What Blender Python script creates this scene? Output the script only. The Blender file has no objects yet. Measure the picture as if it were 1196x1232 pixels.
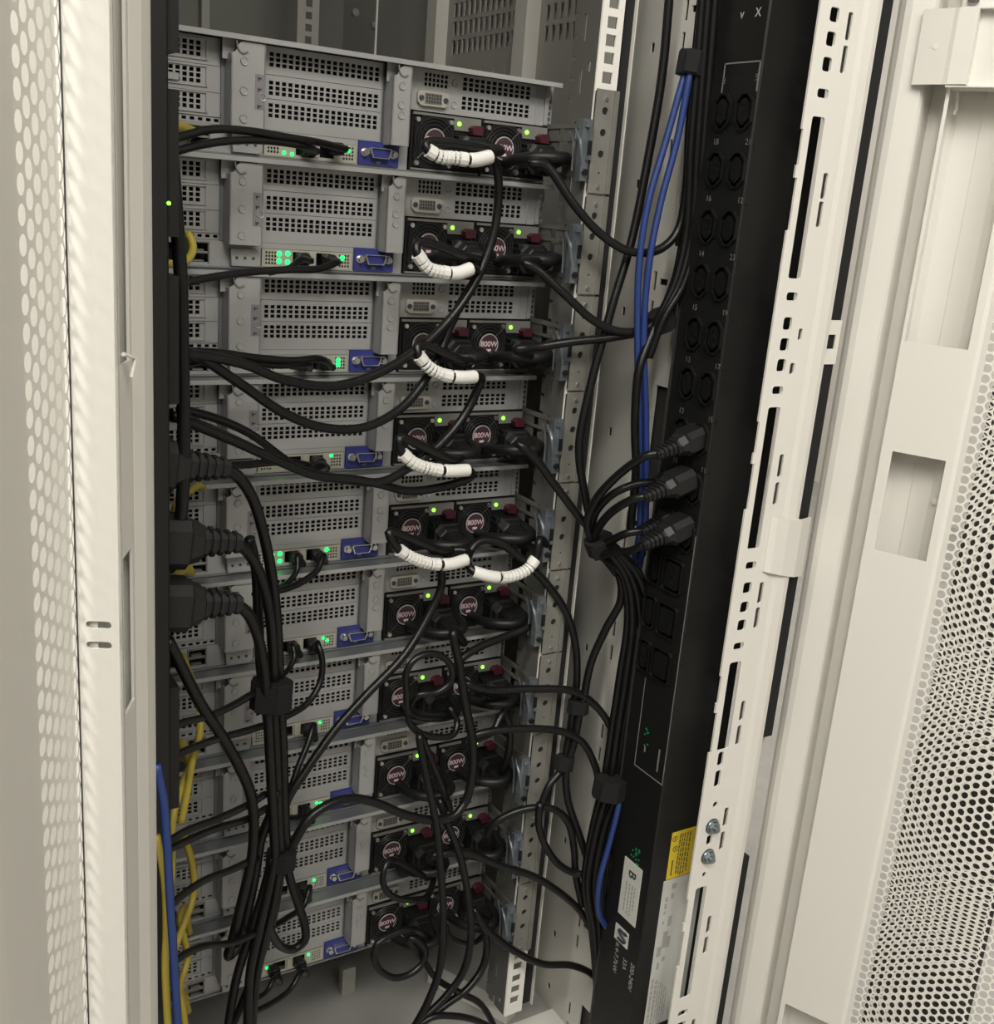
import bpy, bmesh, math, random
from mathutils import Vector, Matrix

# ------------------------------------------------------------------ camera
S = bpy.context.scene
COL = S.collection
cam_data = bpy.data.cameras.new('camera')
cam = bpy.data.objects.new('camera', cam_data)
COL.objects.link(cam)
S.camera = cam
cam_data.sensor_fit = 'HORIZONTAL'
cam_data.sensor_width = 36.0
cam_data.lens = 36.0 * 1305.0 / 1196.0
cam_data.clip_start = 0.02
RIGHT = Vector((0.8544, -0.5135, 0.0798))
DOWN = Vector((-0.0762, -0.2757, -0.9582))
FWD = Vector((0.5140, 0.8126, -0.2747))
cam.matrix_world = Matrix(((RIGHT.x, -DOWN.x, -FWD.x, -0.287),
                           (RIGHT.y, -DOWN.y, -FWD.y, -0.894),
                           (RIGHT.z, -DOWN.z, -FWD.z, -0.101),
                           (0, 0, 0, 1)))
# ------------------------------------------------------------------ world, lights, exposure
W = bpy.data.worlds.new('room_air'); S.world = W
W.use_nodes = True
W.node_tree.nodes['Background'].inputs[0].default_value = (1.0, 0.97, 0.9, 1)
W.node_tree.nodes['Background'].inputs[1].default_value = 0.09

def area(name, loc, aim, sx, sy, power, col=(1, 0.968, 0.912)):
    l = bpy.data.lights.new(name, 'AREA'); l.shape = 'RECTANGLE'
    l.size = sx; l.size_y = sy; l.energy = power; l.color = col
    o = bpy.data.objects.new(name, l); COL.objects.link(o)
    o.location = loc
    o.rotation_euler = (Vector(aim) - Vector(loc)).to_track_quat('-Z', 'Y').to_euler()
    return o
area('ceiling_lamp_aisle', (-0.45, -1.75, 1.5), (0.1, -0.3, -0.5), 1.3, 0.35, 38)
area('fill_light_left', (-1.25, -1.75, 1.5), (0.3, -0.3, -0.3), 0.5, 1.3, 38)  # added fill from the left for the right door and side baffle
area('fill_light_right_wall', (2.1, 0.4, 1.5), (2.6, 0.8, -0.6), 0.5, 1.3, 95)  # added to brighten the wall seen through the right door's holes
area('fill_light_left_post', (-1.3, -0.8, 1.5), (-0.3, -0.3, -0.2), 0.4, 0.8, 60)  # added to brighten the post seen through the left door's holes
area('ceiling_lamp_corridor', (0.1, -2.6, 1.5), (0.1, -0.6, -0.5), 1.4, 0.5, 24)
S.view_settings.view_transform = 'Standard'
S.view_settings.look = 'None'
S.view_settings.exposure = -0.08
S.view_settings.gamma = 1.0
S.view_settings.use_curve_mapping = False

# ------------------------------------------------------------------ materials
def mat(name, col, rough=0.5, metal=0.0, grain=0.0, gscale=60, emit=None, es=0.0, bump=0.0):
    m = bpy.data.materials.new(name); m.use_nodes = True
    nt = m.node_tree; b = nt.nodes['Principled BSDF']
    b.inputs['Base Color'].default_value = (*col, 1)
    b.inputs['Roughness'].default_value = rough
    b.inputs['Metallic'].default_value = metal
    if max(col) < 0.02: b.inputs['Specular IOR Level'].default_value = 0.33
    if grain or bump:
        tc = nt.nodes.new('ShaderNodeTexCoord'); n = nt.nodes.new('ShaderNodeTexNoise')
        n.inputs['Scale'].default_value = gscale; n.inputs['Detail'].default_value = 4
        nt.links.new(tc.outputs['Object'], n.inputs['Vector'])
        if grain:
            mx = nt.nodes.new('ShaderNodeMixRGB'); mx.blend_type = 'MULTIPLY'
            mx.inputs[0].default_value = grain
            mx.inputs[1].default_value = (*col, 1)
            nt.links.new(n.outputs['Fac'], mx.inputs[2])
            r = nt.nodes.new('ShaderNodeMapRange')
            r.inputs['From Min'].default_value = 0.3; r.inputs['From Max'].default_value = 0.7
            r.inputs['To Min'].default_value = 0.5; r.inputs['To Max'].default_value = 1.15
            nt.links.new(n.outputs['Fac'], r.inputs['Value'])
            nt.links.new(r.outputs[0], mx.inputs[2])
            nt.links.new(mx.outputs[0], b.inputs['Base Color'])
        if bump:
            bp = nt.nodes.new('ShaderNodeBump'); bp.inputs['Strength'].default_value = bump
            bp.inputs['Distance'].default_value = 0.001
            nt.links.new(n.outputs['Fac'], bp.inputs['Height'])
            nt.links.new(bp.outputs[0], b.inputs['Normal'])
    if emit:
        b.inputs['Emission Color'].default_value = (*emit, 1)
        b.inputs['Emission Strength'].default_value = es
    return m

M = {
 'white': mat('white_powder_coat', (0.72, 0.70, 0.645), 0.42, bump=0.05, gscale=900),
 'panel': mat('offwhite_panel', (0.54, 0.525, 0.475), 0.45, grain=0.12, gscale=5),
 'steel': mat('server_sheet_steel', (0.365, 0.365, 0.36), 0.42, 0.25, grain=0.08, gscale=30),
 'lid': mat('galvanised_lid', (0.26, 0.275, 0.28), 0.38, 0.6, grain=0.12, gscale=40),
 'flange': mat('shade_darkened_metal', (0.085, 0.083, 0.074), 0.5),  # shade painted in: colour darkened for the dim flange and rail channels
 'zinc': mat('zinc_bracket', (0.22, 0.215, 0.19), 0.42, 0.3, grain=0.25, gscale=60),
 'bluezinc': mat('blue_zinc', (0.24, 0.27, 0.29), 0.3, 0.75, grain=0.4, gscale=90),
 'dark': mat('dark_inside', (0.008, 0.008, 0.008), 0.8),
 'black': mat('black_plastic', (0.008, 0.008, 0.008), 0.45),
 'fanblack': mat('fan_black', (0.006, 0.006, 0.006), 0.5),
 'pdu': mat('black_painted_steel', (0.010, 0.010, 0.0095), 0.42, grain=0.1, gscale=40),
 'pdugrey': mat('dark_grey_strip', (0.045, 0.045, 0.04), 0.55),
 'cord': mat('black_cord_rubber', (0.0055, 0.0055, 0.0055), 0.33, bump=0.15, gscale=500),
 'wrap': mat('black_hook_tape', (0.009, 0.009, 0.009), 0.85, grain=0.4, gscale=700),
 'plug': mat('dark_grey_plug', (0.013, 0.013, 0.013), 0.45),
 'blue': mat('blue_cable', (0.016, 0.038, 0.155), 0.42),
 'yellow': mat('yellow_cable', (0.42, 0.33, 0.045), 0.45),
 'sleeve': mat('white_sleeve', (0.68, 0.67, 0.63), 0.4),
 'chrome': mat('bright_screw', (0.62, 0.62, 0.60), 0.22, 0.9),
 'vga': mat('blue_port_plate', (0.025, 0.032, 0.18), 0.45),
 'cream': mat('nickel_port_plate', (0.44, 0.425, 0.36), 0.4, 0.3),
 'tag': mat('slot_label_grey', (0.21, 0.195, 0.21), 0.6),
 'ink': mat('dark_print', (0.04, 0.04, 0.05), 0.6),
 'greyink': mat('grey_print', (0.35, 0.35, 0.33), 0.6),
 'print': mat('white_print', (0.50, 0.50, 0.47), 0.6),
 'dimprint': mat('dim_white_print', (0.20, 0.20, 0.19), 0.6),
 'paper': mat('white_sticker', (0.66, 0.66, 0.60), 0.5),
 'specpaper': mat('silver_sticker', (0.55, 0.55, 0.52), 0.42, grain=0.15, gscale=25),
 'warn': mat('yellow_sticker', (0.66, 0.50, 0.03), 0.5),
 'red': mat('maroon_tab', (0.055, 0.007, 0.015), 0.5),
 'hub': mat('maroon_fan_disc', (0.05, 0.022, 0.030), 0.5),
 'guard': mat('dark_wire', (0.05, 0.05, 0.05), 0.4, 0.6),
 'hubprint': mat('pink_white_print', (0.62, 0.48, 0.50), 0.5),
 'led': mat('green_power_light', (0.1, 0.5, 0.05), 0.4, emit=(0.25, 1.0, 0.05), es=2.6),
 'portled': mat('green_port_light', (0.05, 0.5, 0.15), 0.4, emit=(0.0, 1.0, 0.12), es=3.0),
 'dimled': mat('dim_green_display', (0.01, 0.10, 0.04), 0.4, emit=(0.0, 0.8, 0.2), es=0.10),
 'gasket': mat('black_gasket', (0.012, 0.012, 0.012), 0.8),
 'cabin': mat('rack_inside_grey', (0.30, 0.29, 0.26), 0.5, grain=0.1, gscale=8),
 'floor': mat('rack_floor_grey', (0.42, 0.41, 0.38), 0.6, grain=0.45, gscale=6),
 'tilefloor': mat('raised_floor_tile', (0.30, 0.29, 0.27), 0.55, grain=0.3, gscale=20),
 'wallpaint': mat('room_wall_paint', (0.62, 0.60, 0.56), 0.8),
 'shadecab': mat('dark_sheet', (0.03, 0.028, 0.024), 0.6),
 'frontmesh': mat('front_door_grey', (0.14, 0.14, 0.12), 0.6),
}

# ------------------------------------------------------------------ mesh helpers
class MB:
    def __init__(s): s.bm = bmesh.new()
    def quad(s, pts):
        return s.bm.faces.new([s.bm.verts.new(p) for p in pts])
    def box(s, x0, x1, y0, y1, z0, z1):
        v = [s.bm.verts.new((x, y, z)) for x in (x0, x1) for y in (y0, y1) for z in (z0, z1)]
        for f in ((0,1,3,2),(4,6,7,5),(0,4,5,1),(2,3,7,6),(0,2,6,4),(1,5,7,3)):
            s.bm.faces.new([v[i] for i in f])
        return s
    def loft(s, loops, cap0=True, cap1=True, closed=True):
        L = [[s.bm.verts.new(p) for p in lp] for lp in loops]
        n = len(L[0])
        for a, b in zip(L, L[1:]):
            for i in range(n if closed else n - 1):
                j = (i + 1) % n
                s.bm.faces.new((a[i], a[j], b[j], b[i]))
        if closed and cap0: s.bm.faces.new(L[0][::-1])
        if closed and cap1: s.bm.faces.new(L[-1])
        return s
    def prism(s, pts2, place, d0, d1):
        """extrude a 2-D outline; place(a, b, d) gives the point"""
        return s.loft([[place(a, b, d0) for a, b in pts2], [place(a, b, d1) for a, b in pts2]])
    def cyl(s, c, axis, r, h, n=12, r2=None):
        c = Vector(c); ax = Vector(axis).normalized()
        u = ax.orthogonal().normalized(); v = ax.cross(u)
        r2 = r if r2 is None else r2
        ring = lambda o, q: [o + (u * math.cos(t) + v * math.sin(t)) * q for t in [2*math.pi*i/n for i in range(n)]]
        return s.loft([ring(c, r), ring(c + ax * h, r2)])
    def ring(s, c, axis, R, r, n=20, k=6):
        c = Vector(c); ax = Vector(axis).normalized(); u = ax.orthogonal().normalized(); v = ax.cross(u)
        rows = []
        for i in range(n):
            t = 2*math.pi*i/n; d = u*math.cos(t) + v*math.sin(t)
            rows.append([s.bm.verts.new(c + d*(R + r*math.cos(2*math.pi*j/k)) + ax*r*math.sin(2*math.pi*j/k)) for j in range(k)])
        for i in range(n):
            for j in range(k):
                s.bm.faces.new((rows[i][j], rows[(i+1)%n][j], rows[(i+1)%n][(j+1)%k], rows[i][(j+1)%k]))
        return s
    def sheet(s, us, vs, holes, place, depth, outer=True, corner=0.0):
        """flat sheet of thickness depth in (u, v) with rectangular holes (u0, u1, v0, v1); place(u, v, d)"""
        U = sorted(set([round(a, 6) for a in us] + [round(h[k], 6) for h in holes for k in (0, 1)]))
        V = sorted(set([round(a, 6) for a in vs] + [round(h[k], 6) for h in holes for k in (2, 3)]))
        U = [a for a in U if min(us)-1e-7 <= a <= max(us)+1e-7]; V = [a for a in V if min(vs)-1e-7 <= a <= max(vs)+1e-7]
        solid = {}
        for i in range(len(U)-1):
            for j in range(len(V)-1):
                cu, cv = (U[i]+U[i+1])/2, (V[j]+V[j+1])/2
                solid[i, j] = not any(h[0] < cu < h[1] and h[2] < cv < h[3] for h in holes)
        vc = {}
        def vt(i, j, d):
            k = (i, j, d)
            if k not in vc: vc[k] = s.bm.verts.new(place(U[i], V[j], d*depth))
            return vc[k]
        for (i, j), ok in solid.items():
            if not ok: continue
            s.bm.faces.new((vt(i,j,0), vt(i+1,j,0), vt(i+1,j+1,0), vt(i,j+1,0)))
            s.bm.faces.new((vt(i,j,1), vt(i,j+1,1), vt(i+1,j+1,1), vt(i+1,j,1)))
            for di, dj, a, b in ((-1,0,(i,j),(i,j+1)),(1,0,(i+1,j),(i+1,j+1)),(0,-1,(i,j),(i+1,j)),(0,1,(i,j+1),(i+1,j+1))):
                if not solid.get((i+di, j+dj), False):
                    if not outer and (i+di, j+dj) not in solid: continue
                    s.bm.faces.new((vt(*a,0), vt(*b,0), vt(*b,1), vt(*a,1)))
        if corner:
            for h in holes:
                if h[0] <= min(us) or h[1] >= max(us): continue
                c = min(corner, 0.30*(h[1]-h[0]) if h[3]-h[2] > h[1]-h[0] else 0.45*(h[3]-h[2]))
                for u, du in ((h[0], c), (h[1], -c)):
                    for v, dv in ((h[2], c), (h[3], -c)):
                        for k in range(2):     # two small facets round each corner
                            t = [(du, 0), (du*0.29, dv*0.29), (0, dv)]
                            p, q = t[k], t[k+1]
                            a = [(u, v), (u+p[0], v+p[1]), (u+q[0], v+q[1])]
                            s.loft([[place(x, y, 0) for x, y in a], [place(x, y, depth) for x, y in a]])
        return s
    def build(s, name, m, parent=None, smooth=False, kind=None):
        bmesh.ops.recalc_face_normals(s.bm, faces=s.bm.faces[:])
        me = bpy.data.meshes.new(name); s.bm.to_mesh(me); s.bm.free()
        me.materials.append(M[m] if isinstance(m, str) else m)
        if smooth:
            for p in me.polygons: p.use_smooth = True
        o = bpy.data.objects.new(name, me); COL.objects.link(o)
        if parent: o.parent = parent
        if kind: o['kind'] = kind
        return o

def oct_loop(w, h, c):
    a, b = w/2, h/2
    return [(-a+c,-b),(a-c,-b),(a,-b+c),(a,b-c),(a-c,b),(-a+c,b),(-a,b-c),(-a,-b+c)]
def XZ(u, v, d): return (u, d, v)            # sheets facing the aisle (-Y): depth grows along +Y
def thing(name, label, cat, loc=(0,0,0), group=None):
    o = bpy.data.objects.new(name, None); o.empty_display_size = 0.05; COL.objects.link(o)
    o.location = loc; return tag(o, label, cat, group)
def tag(o, label, cat, group=None):
    o['label'] = label; o['category'] = cat
    if group: o['group'] = group
    return o
def dup_tree(root, loc):
    r = root.copy(); COL.objects.link(r); r.location = loc
    for ch in list(root.children):
        c = ch.copy(); COL.objects.link(c); c.parent = r
        for g in list(ch.children):
            d = g.copy(); COL.objects.link(d); d.parent = c
    return r
def text_mesh(txt, size, m, name, place, parent, depth=0.0002, align='CENTER', bold=0.0):
    """flat lettering turned into a mesh; place(a, b, d): a along the line, b up, d out of the surface"""
    cu = bpy.data.curves.new(name, 'FONT'); cu.body = txt; cu.size = size; cu.align_x = align; cu.align_y = 'CENTER'
    cu.offset = bold
    t = bpy.data.objects.new(name, cu); COL.objects.link(t)
    bpy.context.view_layer.update()
    me = bpy.data.meshes.new_from_object(t.evaluated_get(bpy.context.evaluated_depsgraph_get()))
    bpy.data.objects.remove(t); bpy.data.curves.remove(cu)
    for v in me.vertices: v.co = place(v.co.x, v.co.y, depth)
    me.name = name; me.materials.clear(); me.materials.append(M[m])
    o = bpy.data.objects.new(name, me); COL.objects.link(o); o.parent = parent
    return o

def catmull(P, step=0.006):
    P = [Vector(p) for p in P]
    Q = [P[0]*2 - P[1]] + P + [P[-1]*2 - P[-2]]
    out = []
    for i in range(1, len(Q)-2):
        p0, p1, p2, p3 = Q[i-1:i+3]
        d1 = max((p2-p1).length, 1e-6)**0.5; d0 = max((p1-p0).length, 1e-6)**0.5; d2 = max((p3-p2).length, 1e-6)**0.5
        m1 = (p1-p0)/d0 - (p2-p0)/(d0+d1) + (p2-p1)/d1; m2 = (p2-p1)/d1 - (p3-p1)/(d1+d2) + (p3-p2)/d2
        m1 *= d1; m2 *= d1
        n = max(3, int((p2-p1).length/step))
        for k in range(n):
            t = k/n; t2 = t*t; t3 = t2*t
            out.append(p1*(2*t3-3*t2+1) + m1*(t3-2*t2+t) + p2*(-2*t3+3*t2) + m2*(t3-t2))
    out.append(P[-1].copy())
    return out
def frames(pts):
    T = []
    for i in range(len(pts)):
        T.append((pts[min(i+1, len(pts)-1)] - pts[max(i-1, 0)]).normalized())
    N = T[0].orthogonal().normalized(); F = []
    for i, t in enumerate(T):
        N = (N - t*N.dot(t)).normalized(); F.append((t, N, t.cross(N)))
    return F
def tube(mb, pts, r, k=8):
    """r: number or list of radii along pts"""
    F = frames(pts); loops = []
    for i, (p, (t, n, b)) in enumerate(zip(pts, F)):
        q = r[i] if isinstance(r, (list, tuple)) else r
        loops.append([p + (n*math.cos(2*math.pi*j/k) + b*math.sin(2*math.pi*j/k))*q for j in range(k)])
    return mb.loft(loops)
def plug_body(mb, p, d, up, w, h, L, r):
    """moulded connector: body, waist and ribbed strain relief, from the face at p outwards along d"""
    p = Vector(p); d = Vector(d).normalized(); up = Vector(up); up = (up - d*up.dot(d)).normalized(); sd = d.cross(up)
    def lp(t, ww, hh, c): return [p + d*t + sd*a + up*b for a, b in oct_loop(ww, hh, c)]
    loops = [lp(0, w, h, w*.18), lp(L*.40, w, h, w*.18), lp(L*.43, w*.9, h*.86, w*.2), lp(L*.55, w*.82, h*.74, w*.22)]
    n = 5
    for i in range(n):
        t = L*(.57 + .43*i/n); q = 1 - .45*i/n
        loops += [lp(t, w*.62*q+r*.5, h*.52*q+r*.5, w*.14*q), lp(t+L*.043, w*.62*q+r*.5, h*.52*q+r*.5, w*.14*q),
                  lp(t+L*.05, w*.46*q+r*.5, h*.38*q+r*.5, w*.1*q), lp(t+L*.08, w*.46*q+r*.5, h*.38*q+r*.5, w*.1*q)]
    loops.append(lp(L, r*1.8, r*1.8, r*.5))
    mb.loft(loops)

# ================================================================== the room
mb = MB(); mb.box(-3.2, 3.2, -3.6, 3.0, -1.16, -1.12); o = mb.build('floor', 'tilefloor'); o['kind'] = 'structure'
mb = MB(); mb.box(-3.2, 3.2, 3.0, 3.06, -1.12, 1.6); o = mb.build('wall_front', 'wallpaint'); o['kind'] = 'structure'
mb = MB(); mb.box(-3.2, 3.2, -3.66, -3.6, -1.12, 1.6); o = mb.build('wall_back', 'wallpaint'); o['kind'] = 'structure'
mb = MB(); mb.box(-3.26, -3.2, -3.6, 3.0, -1.12, 1.6); o = mb.build('wall_left', 'wallpaint'); o['kind'] = 'structure'
mb = MB(); mb.box(3.2, 3.26, -3.6, 3.0, -1.12, 1.6); o = mb.build('wall_right', 'wallpaint'); o['kind'] = 'structure'
mb = MB(); mb.box(-3.26, 3.26, -3.66, 3.06, 1.6, 1.66); o = mb.build('ceiling', 'wallpaint'); o['kind'] = 'structure'

# ================================================================== the rack cabinet
rack = thing('server_rack', 'tall white network rack cabinet with both perforated half doors open', 'rack', (0.08, 0.3, -1.12))
RL = Vector((0.08, 0.3, -1.12))
def rp(o):                                    # part of the rack, modelled in world coordinates
    o.parent = rack; o.matrix_parent_inverse = Matrix.Translation(-RL); return o
# -- base, floor, roof, outside skin
mb = MB(); mb.box(-0.31, 0.49, -0.20, 0.90, -1.12, -1.06); rp(mb.build('plinth', 'white'))
mb = MB(); mb.box(-0.30, 0.455, -0.18, 0.88, -1.06, -1.045); rp(mb.build('floor_plate', 'floor'))
mb = MB(); mb.box(-0.31, 0.49, -0.20, 0.90, 0.86, 0.90); rp(mb.build('roof_panel', 'white'))
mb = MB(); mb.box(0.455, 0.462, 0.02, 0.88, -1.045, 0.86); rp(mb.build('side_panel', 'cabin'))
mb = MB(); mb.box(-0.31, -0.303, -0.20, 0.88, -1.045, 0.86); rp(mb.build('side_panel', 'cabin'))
# far (front) door of the rack: dark perforated sheet between a frame, seen over the top server
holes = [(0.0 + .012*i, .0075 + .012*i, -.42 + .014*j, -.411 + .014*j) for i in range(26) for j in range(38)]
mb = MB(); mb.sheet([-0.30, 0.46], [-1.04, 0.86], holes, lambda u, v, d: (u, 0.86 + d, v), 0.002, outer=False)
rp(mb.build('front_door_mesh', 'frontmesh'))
mb = MB()
for x in (0.155, 0.222): mb.box(x, x+.012, 0.842, 0.856, -0.3, 0.86)
mb.box(-0.3, 0.3, 0.845, 0.855, 0.105, 0.109); rp(mb.build('front_door_frame', 'cabin'))
# front mounting rail and struts deep inside at the side wall
hs = [(0.312 + .006, 0.312+.0155, -.10 + .0159*k, -.0905 + .0159*k) for k in range(22)]
mb = MB(); mb.sheet([0.306, 0.338], [-1.0, 0.8], hs, lambda u, v, d: (u, 0.67 + d, v), 0.002); rp(mb.build('front_rail', 'cabin'))
mb = MB(); mb.box(0.348, 0.3505, 0.50, 0.502, -1.0, 0.8); rp(mb.build('front_rail_edge', 'panel'))
for q, ax in (((0.36, 0.60, 0.13), (0,-1,0)), ((0.385, 0.58, 0.115), (-1,0,0))):
    mb = MB(); mb.cyl(q, ax, .005, .008); rp(mb.build('rail_bolt', 'zinc'))
for y in (0.262, 0.487):
    mb = MB(); mb.box(0.428, 0.455, y, y+.026, -1.04, 0.86); rp(mb.build('side_strut', 'panel'))
hs = [(0.30 + .0135*i, 0.309 + .0135*i, 0.080 + .0225*j, 0.097 + .0225*j) for i in range(13) for j in range(6)]
hs += [(0.33 + .028*i, 0.3325 + .028*i, 0.035, 0.062) for i in range(5)]
hs += [(0.335 + .031*i, 0.342 + .031*i, 0.020, 0.028) for i in range(4)]
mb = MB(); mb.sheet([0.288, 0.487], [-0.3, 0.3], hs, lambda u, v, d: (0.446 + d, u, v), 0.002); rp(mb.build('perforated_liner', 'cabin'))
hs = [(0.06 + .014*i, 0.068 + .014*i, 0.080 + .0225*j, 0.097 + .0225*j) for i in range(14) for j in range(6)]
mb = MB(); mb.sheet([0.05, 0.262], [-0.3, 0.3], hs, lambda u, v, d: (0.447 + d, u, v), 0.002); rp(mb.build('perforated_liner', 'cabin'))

# -- rear mounting rail with square holes
zs = []
z = 0.0635
def rail_holes():
    out = []; base = -0.9535
    k = 0; z = base
    gaps = (0.0143, 0.0143, 0.0159)
    while z < 0.30:
        out.append(z); z += gaps[k % 3]; k += 1
    return out
for sx, nm in ((1, 'right'), (-1, 'left')):
    x0, x1 = (0.2985, 0.3215) if sx > 0 else (-0.166, -0.143)
    hc = 0.310 if sx > 0 else -0.1545
    hs = [(hc-.0053, hc+.0053, q-.0047, q+.0047) for q in rail_holes()]
    mb = MB(); mb.sheet([x0, x1], [-0.972, 0.86], hs, lambda u, v, d: (u, -0.0705 + d, v), 0.002)
    xe = x0 if sx > 0 else x1 - .002
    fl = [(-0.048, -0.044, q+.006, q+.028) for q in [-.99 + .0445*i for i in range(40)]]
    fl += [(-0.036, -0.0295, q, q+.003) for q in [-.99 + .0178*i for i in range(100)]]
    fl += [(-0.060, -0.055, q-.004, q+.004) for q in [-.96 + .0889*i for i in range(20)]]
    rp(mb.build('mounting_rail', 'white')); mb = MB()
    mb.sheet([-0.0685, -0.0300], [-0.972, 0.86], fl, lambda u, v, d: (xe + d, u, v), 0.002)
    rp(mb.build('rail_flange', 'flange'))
    if sx > 0:
        mb = MB(); mb.box(0.3245, 0.3335, -0.068, -0.055, -0.966, 0.86); rp(mb.build('rail_gap_strip', 'gasket'))
        mb = MB(); mb.box(0.3338, 0.3350, -0.0715, -0.05, -0.968, 0.86); rp(mb.build('rail_edge_strip', 'panel'))
# -- side baffle beside the rail: broad panel with one column of little holes, then a slotted fold
hs = [(-.0105, -.0055, q-.0045, q+.0045) for q in (.175, .051, -.074, -.198, -.323, -.446, -.568, -.690, -.813, -.941, -1.016)]
mb = MB(); mb.sheet([-0.047, 0.12], [-1.045, 0.86], hs, lambda u, v, d: (0.405 + d, u, v), 0.0015, corner=.0024); rp(mb.build('side_baffle', 'panel'))
P = .1215; hs = []
for k in range(-10, 9):
    z0 = .083 + P*k
    hs += [(-.0552, -.0508, z0-.012, z0+.006), (-.0552, -.0508, z0-.040, z0-.022)]
    if k % 2 == 0:
        hs += [(-.072, -.060, z0-.006, z0+.000), (-.090, -.082, z0-.008, z0+.004), (-.090, -.082, z0-.032, z0-.020)]
    else: hs += [(-.092, -.074, z0-.09, z0+.02)]
mb = MB(); mb.sheet([-0.12, -0.047], [-1.045, 0.86], hs, lambda u, v, d: (0.404 + d, u, v), 0.002); rp(mb.build('slotted_profile', 'panel'))
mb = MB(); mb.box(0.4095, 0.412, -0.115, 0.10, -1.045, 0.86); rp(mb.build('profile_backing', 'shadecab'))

# -- corner posts of the frame (the punched white profile)
def post_holes():
    h = []
    def sq(z): h.append((.4130, .4230, z-.0054, z+.0054))
    def ob(z): h.append((.4120, .4248, z-.0035, z+.0035))
    def sl(z): h.append((.4336, .4390, z-.0105, z+.0105))
    def lg(a, b): h.append((.4105, .4252, b, a))
    for z in (.063, .045, .026, -.182, -.200, -.218, -.424, -.443, -.461): sq(z)
    for z in (.085, .004, -.159, -.240, -.402, -.482, -.895, -.91): ob(z)
    lg(.22, .10); lg(-.014, -.144); lg(-.255, -.386); lg(-.498, -.590); lg(-.743, -.876); lg(-.93, -1.03)
    for z in (.057, .032, -.067, -.090, -.309, -.335, -.431, -.456, -.552, -.578, -.668, -.695, -.793, -.818, -.92, -.945): sl(z)
    h.append((.4330, .4375, -.196, -.186)); h.append((.4290, .4345, -.226, -.216))
    h.append((.4135, .4205, -.607, -.592)); h.append((.4135, .4205, -.630, -.612))
    h.append((.4165, .4225, -.653, -.647)); h.append((.415, .4215, -.695, -.684)); h.append((.4165, .4215, -.732, -.726))
    return h
hs = post_holes()
hs += [(.39, .4035, -.105 + .2425*q, -.063 + .2425*q) for q in range(-4, 4)] + [(.39, .4025, -.053 + .2425*q, -.025 + .2425*q) for q in range(-4, 4)]
mb = MB(); mb.sheet([.4008, .449], [-1.045, .86], hs, lambda u, v, d: (u, -0.22 + d, v), 0.002, corner=0.0022)
prof = [(.449, -.22), (.455, -.2212), (.465, -.2212), (.472, -.2190), (.4775, -.2140), (.4795, -.207), (.4795, -.17)]
mb.loft([[(a, b, -1.045) for a, b in prof], [(a, b, .86) for a, b in prof]], closed=False)
rp(mb.build('corner_post', 'white'))
for z in (-.674, -.708):
    mb = MB(); mb.cyl((.4195, -.2195, z), (0,-1,0), .0085, .001, 20); mb.cyl((.4195, -.2205, z), (0,-1,0), .0066, .005, 6, .006)
    mb.ring((.4195, -.2215, z), (0,-1,0), .0066, .0012, 18); mb.cyl((.4195, -.2255, z), (0,-1,0), .0028, .0035, 10)
    rp(mb.build('bolt', 'bluezinc'))
mb = MB(); mb.sheet([-.300, -.168], [-1.045, .86], [], lambda u, v, d: (u, -0.235 + d, v), 0.03); rp(mb.build('corner_post', 'white'))
# seal strip between post and door, the clip brackets bridging it
mb = MB(); mb.box(.484, .5025, -.203, -.195, -.60, .86); rp(mb.build('door_gasket', 'gasket')); mb = MB(); mb.box(.484, .499, -.203, -.195, -1.045, -.74); rp(mb.build('door_gasket', 'gasket'))
mb = MB(); mb.sheet([.478, .502], [-.220, -.180], [(.486, .497, -.206, -.193)], lambda u, v, d: (u, -.2055 + d, v), .0015); rp(mb.build('gasket_bracket', 'white'))
mb = MB()
pl = [(.434, -.2215), (.440, -.2240), (.455, -.2245), (.475, -.2215), (.5045, -.2055)]
def zt(x): return -.356 - (x-.433)*.16
def zb(x): return -.409 - (x-.433)*.25
mb.loft([[(a, b, zb(a)) for a, b in pl] + [(a, b+.002, zb(a)) for a, b in pl[::-1]], [(a, b, zt(a)) for a, b in pl] + [(a, b+.002, zt(a)) for a, b in pl[::-1]]])
rp(mb.build('hinge_plate', 'white'))
mb = MB(); mb.box(.482, .5025, -.1945, -.180, -1.045, -.60); rp(mb.build('door_channel', 'panel'))

# -- perforated door sheet builder (staggered round holes cut through the sheet)
def mesh_sheet(mb, place, s0, s1, z0, z1, pitch, r, solid=None):
    """hexagonal cells with a ten-sided hole; place(s, z)"""
    dx = pitch*.8660254; n = 12
    for i in range(int((s1-s0)/dx)):
        cx = s0 + (i+.5)*dx
        for j in range(int((z1-z0)/pitch)):
            cz = z0 + pitch*(.5 + j + (.5 if i % 2 else 0))
            cs = [(math.cos(2*math.pi*k/n), math.sin(2*math.pi*k/n)) for k in range(n)]
            vi = [mb.bm.verts.new(place(cx + r*c, cz + r*q)) for c, q in cs]
            vo = [mb.bm.verts.new(place(cx + (pitch*.57735 if k % 2 == 0 else pitch*.5)*c, cz + (pitch*.57735 if k % 2 == 0 else pitch*.5)*q)) for k, (c, q) in enumerate(cs)]
            for k in range(n):
                mb.bm.faces.new((vi[k], vo[k], vo[(k+1) % n], vi[(k+1) % n]))
    bmesh.ops.remove_doubles(mb.bm, verts=mb.bm.verts[:], dist=2e-5)
    return mb

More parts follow.
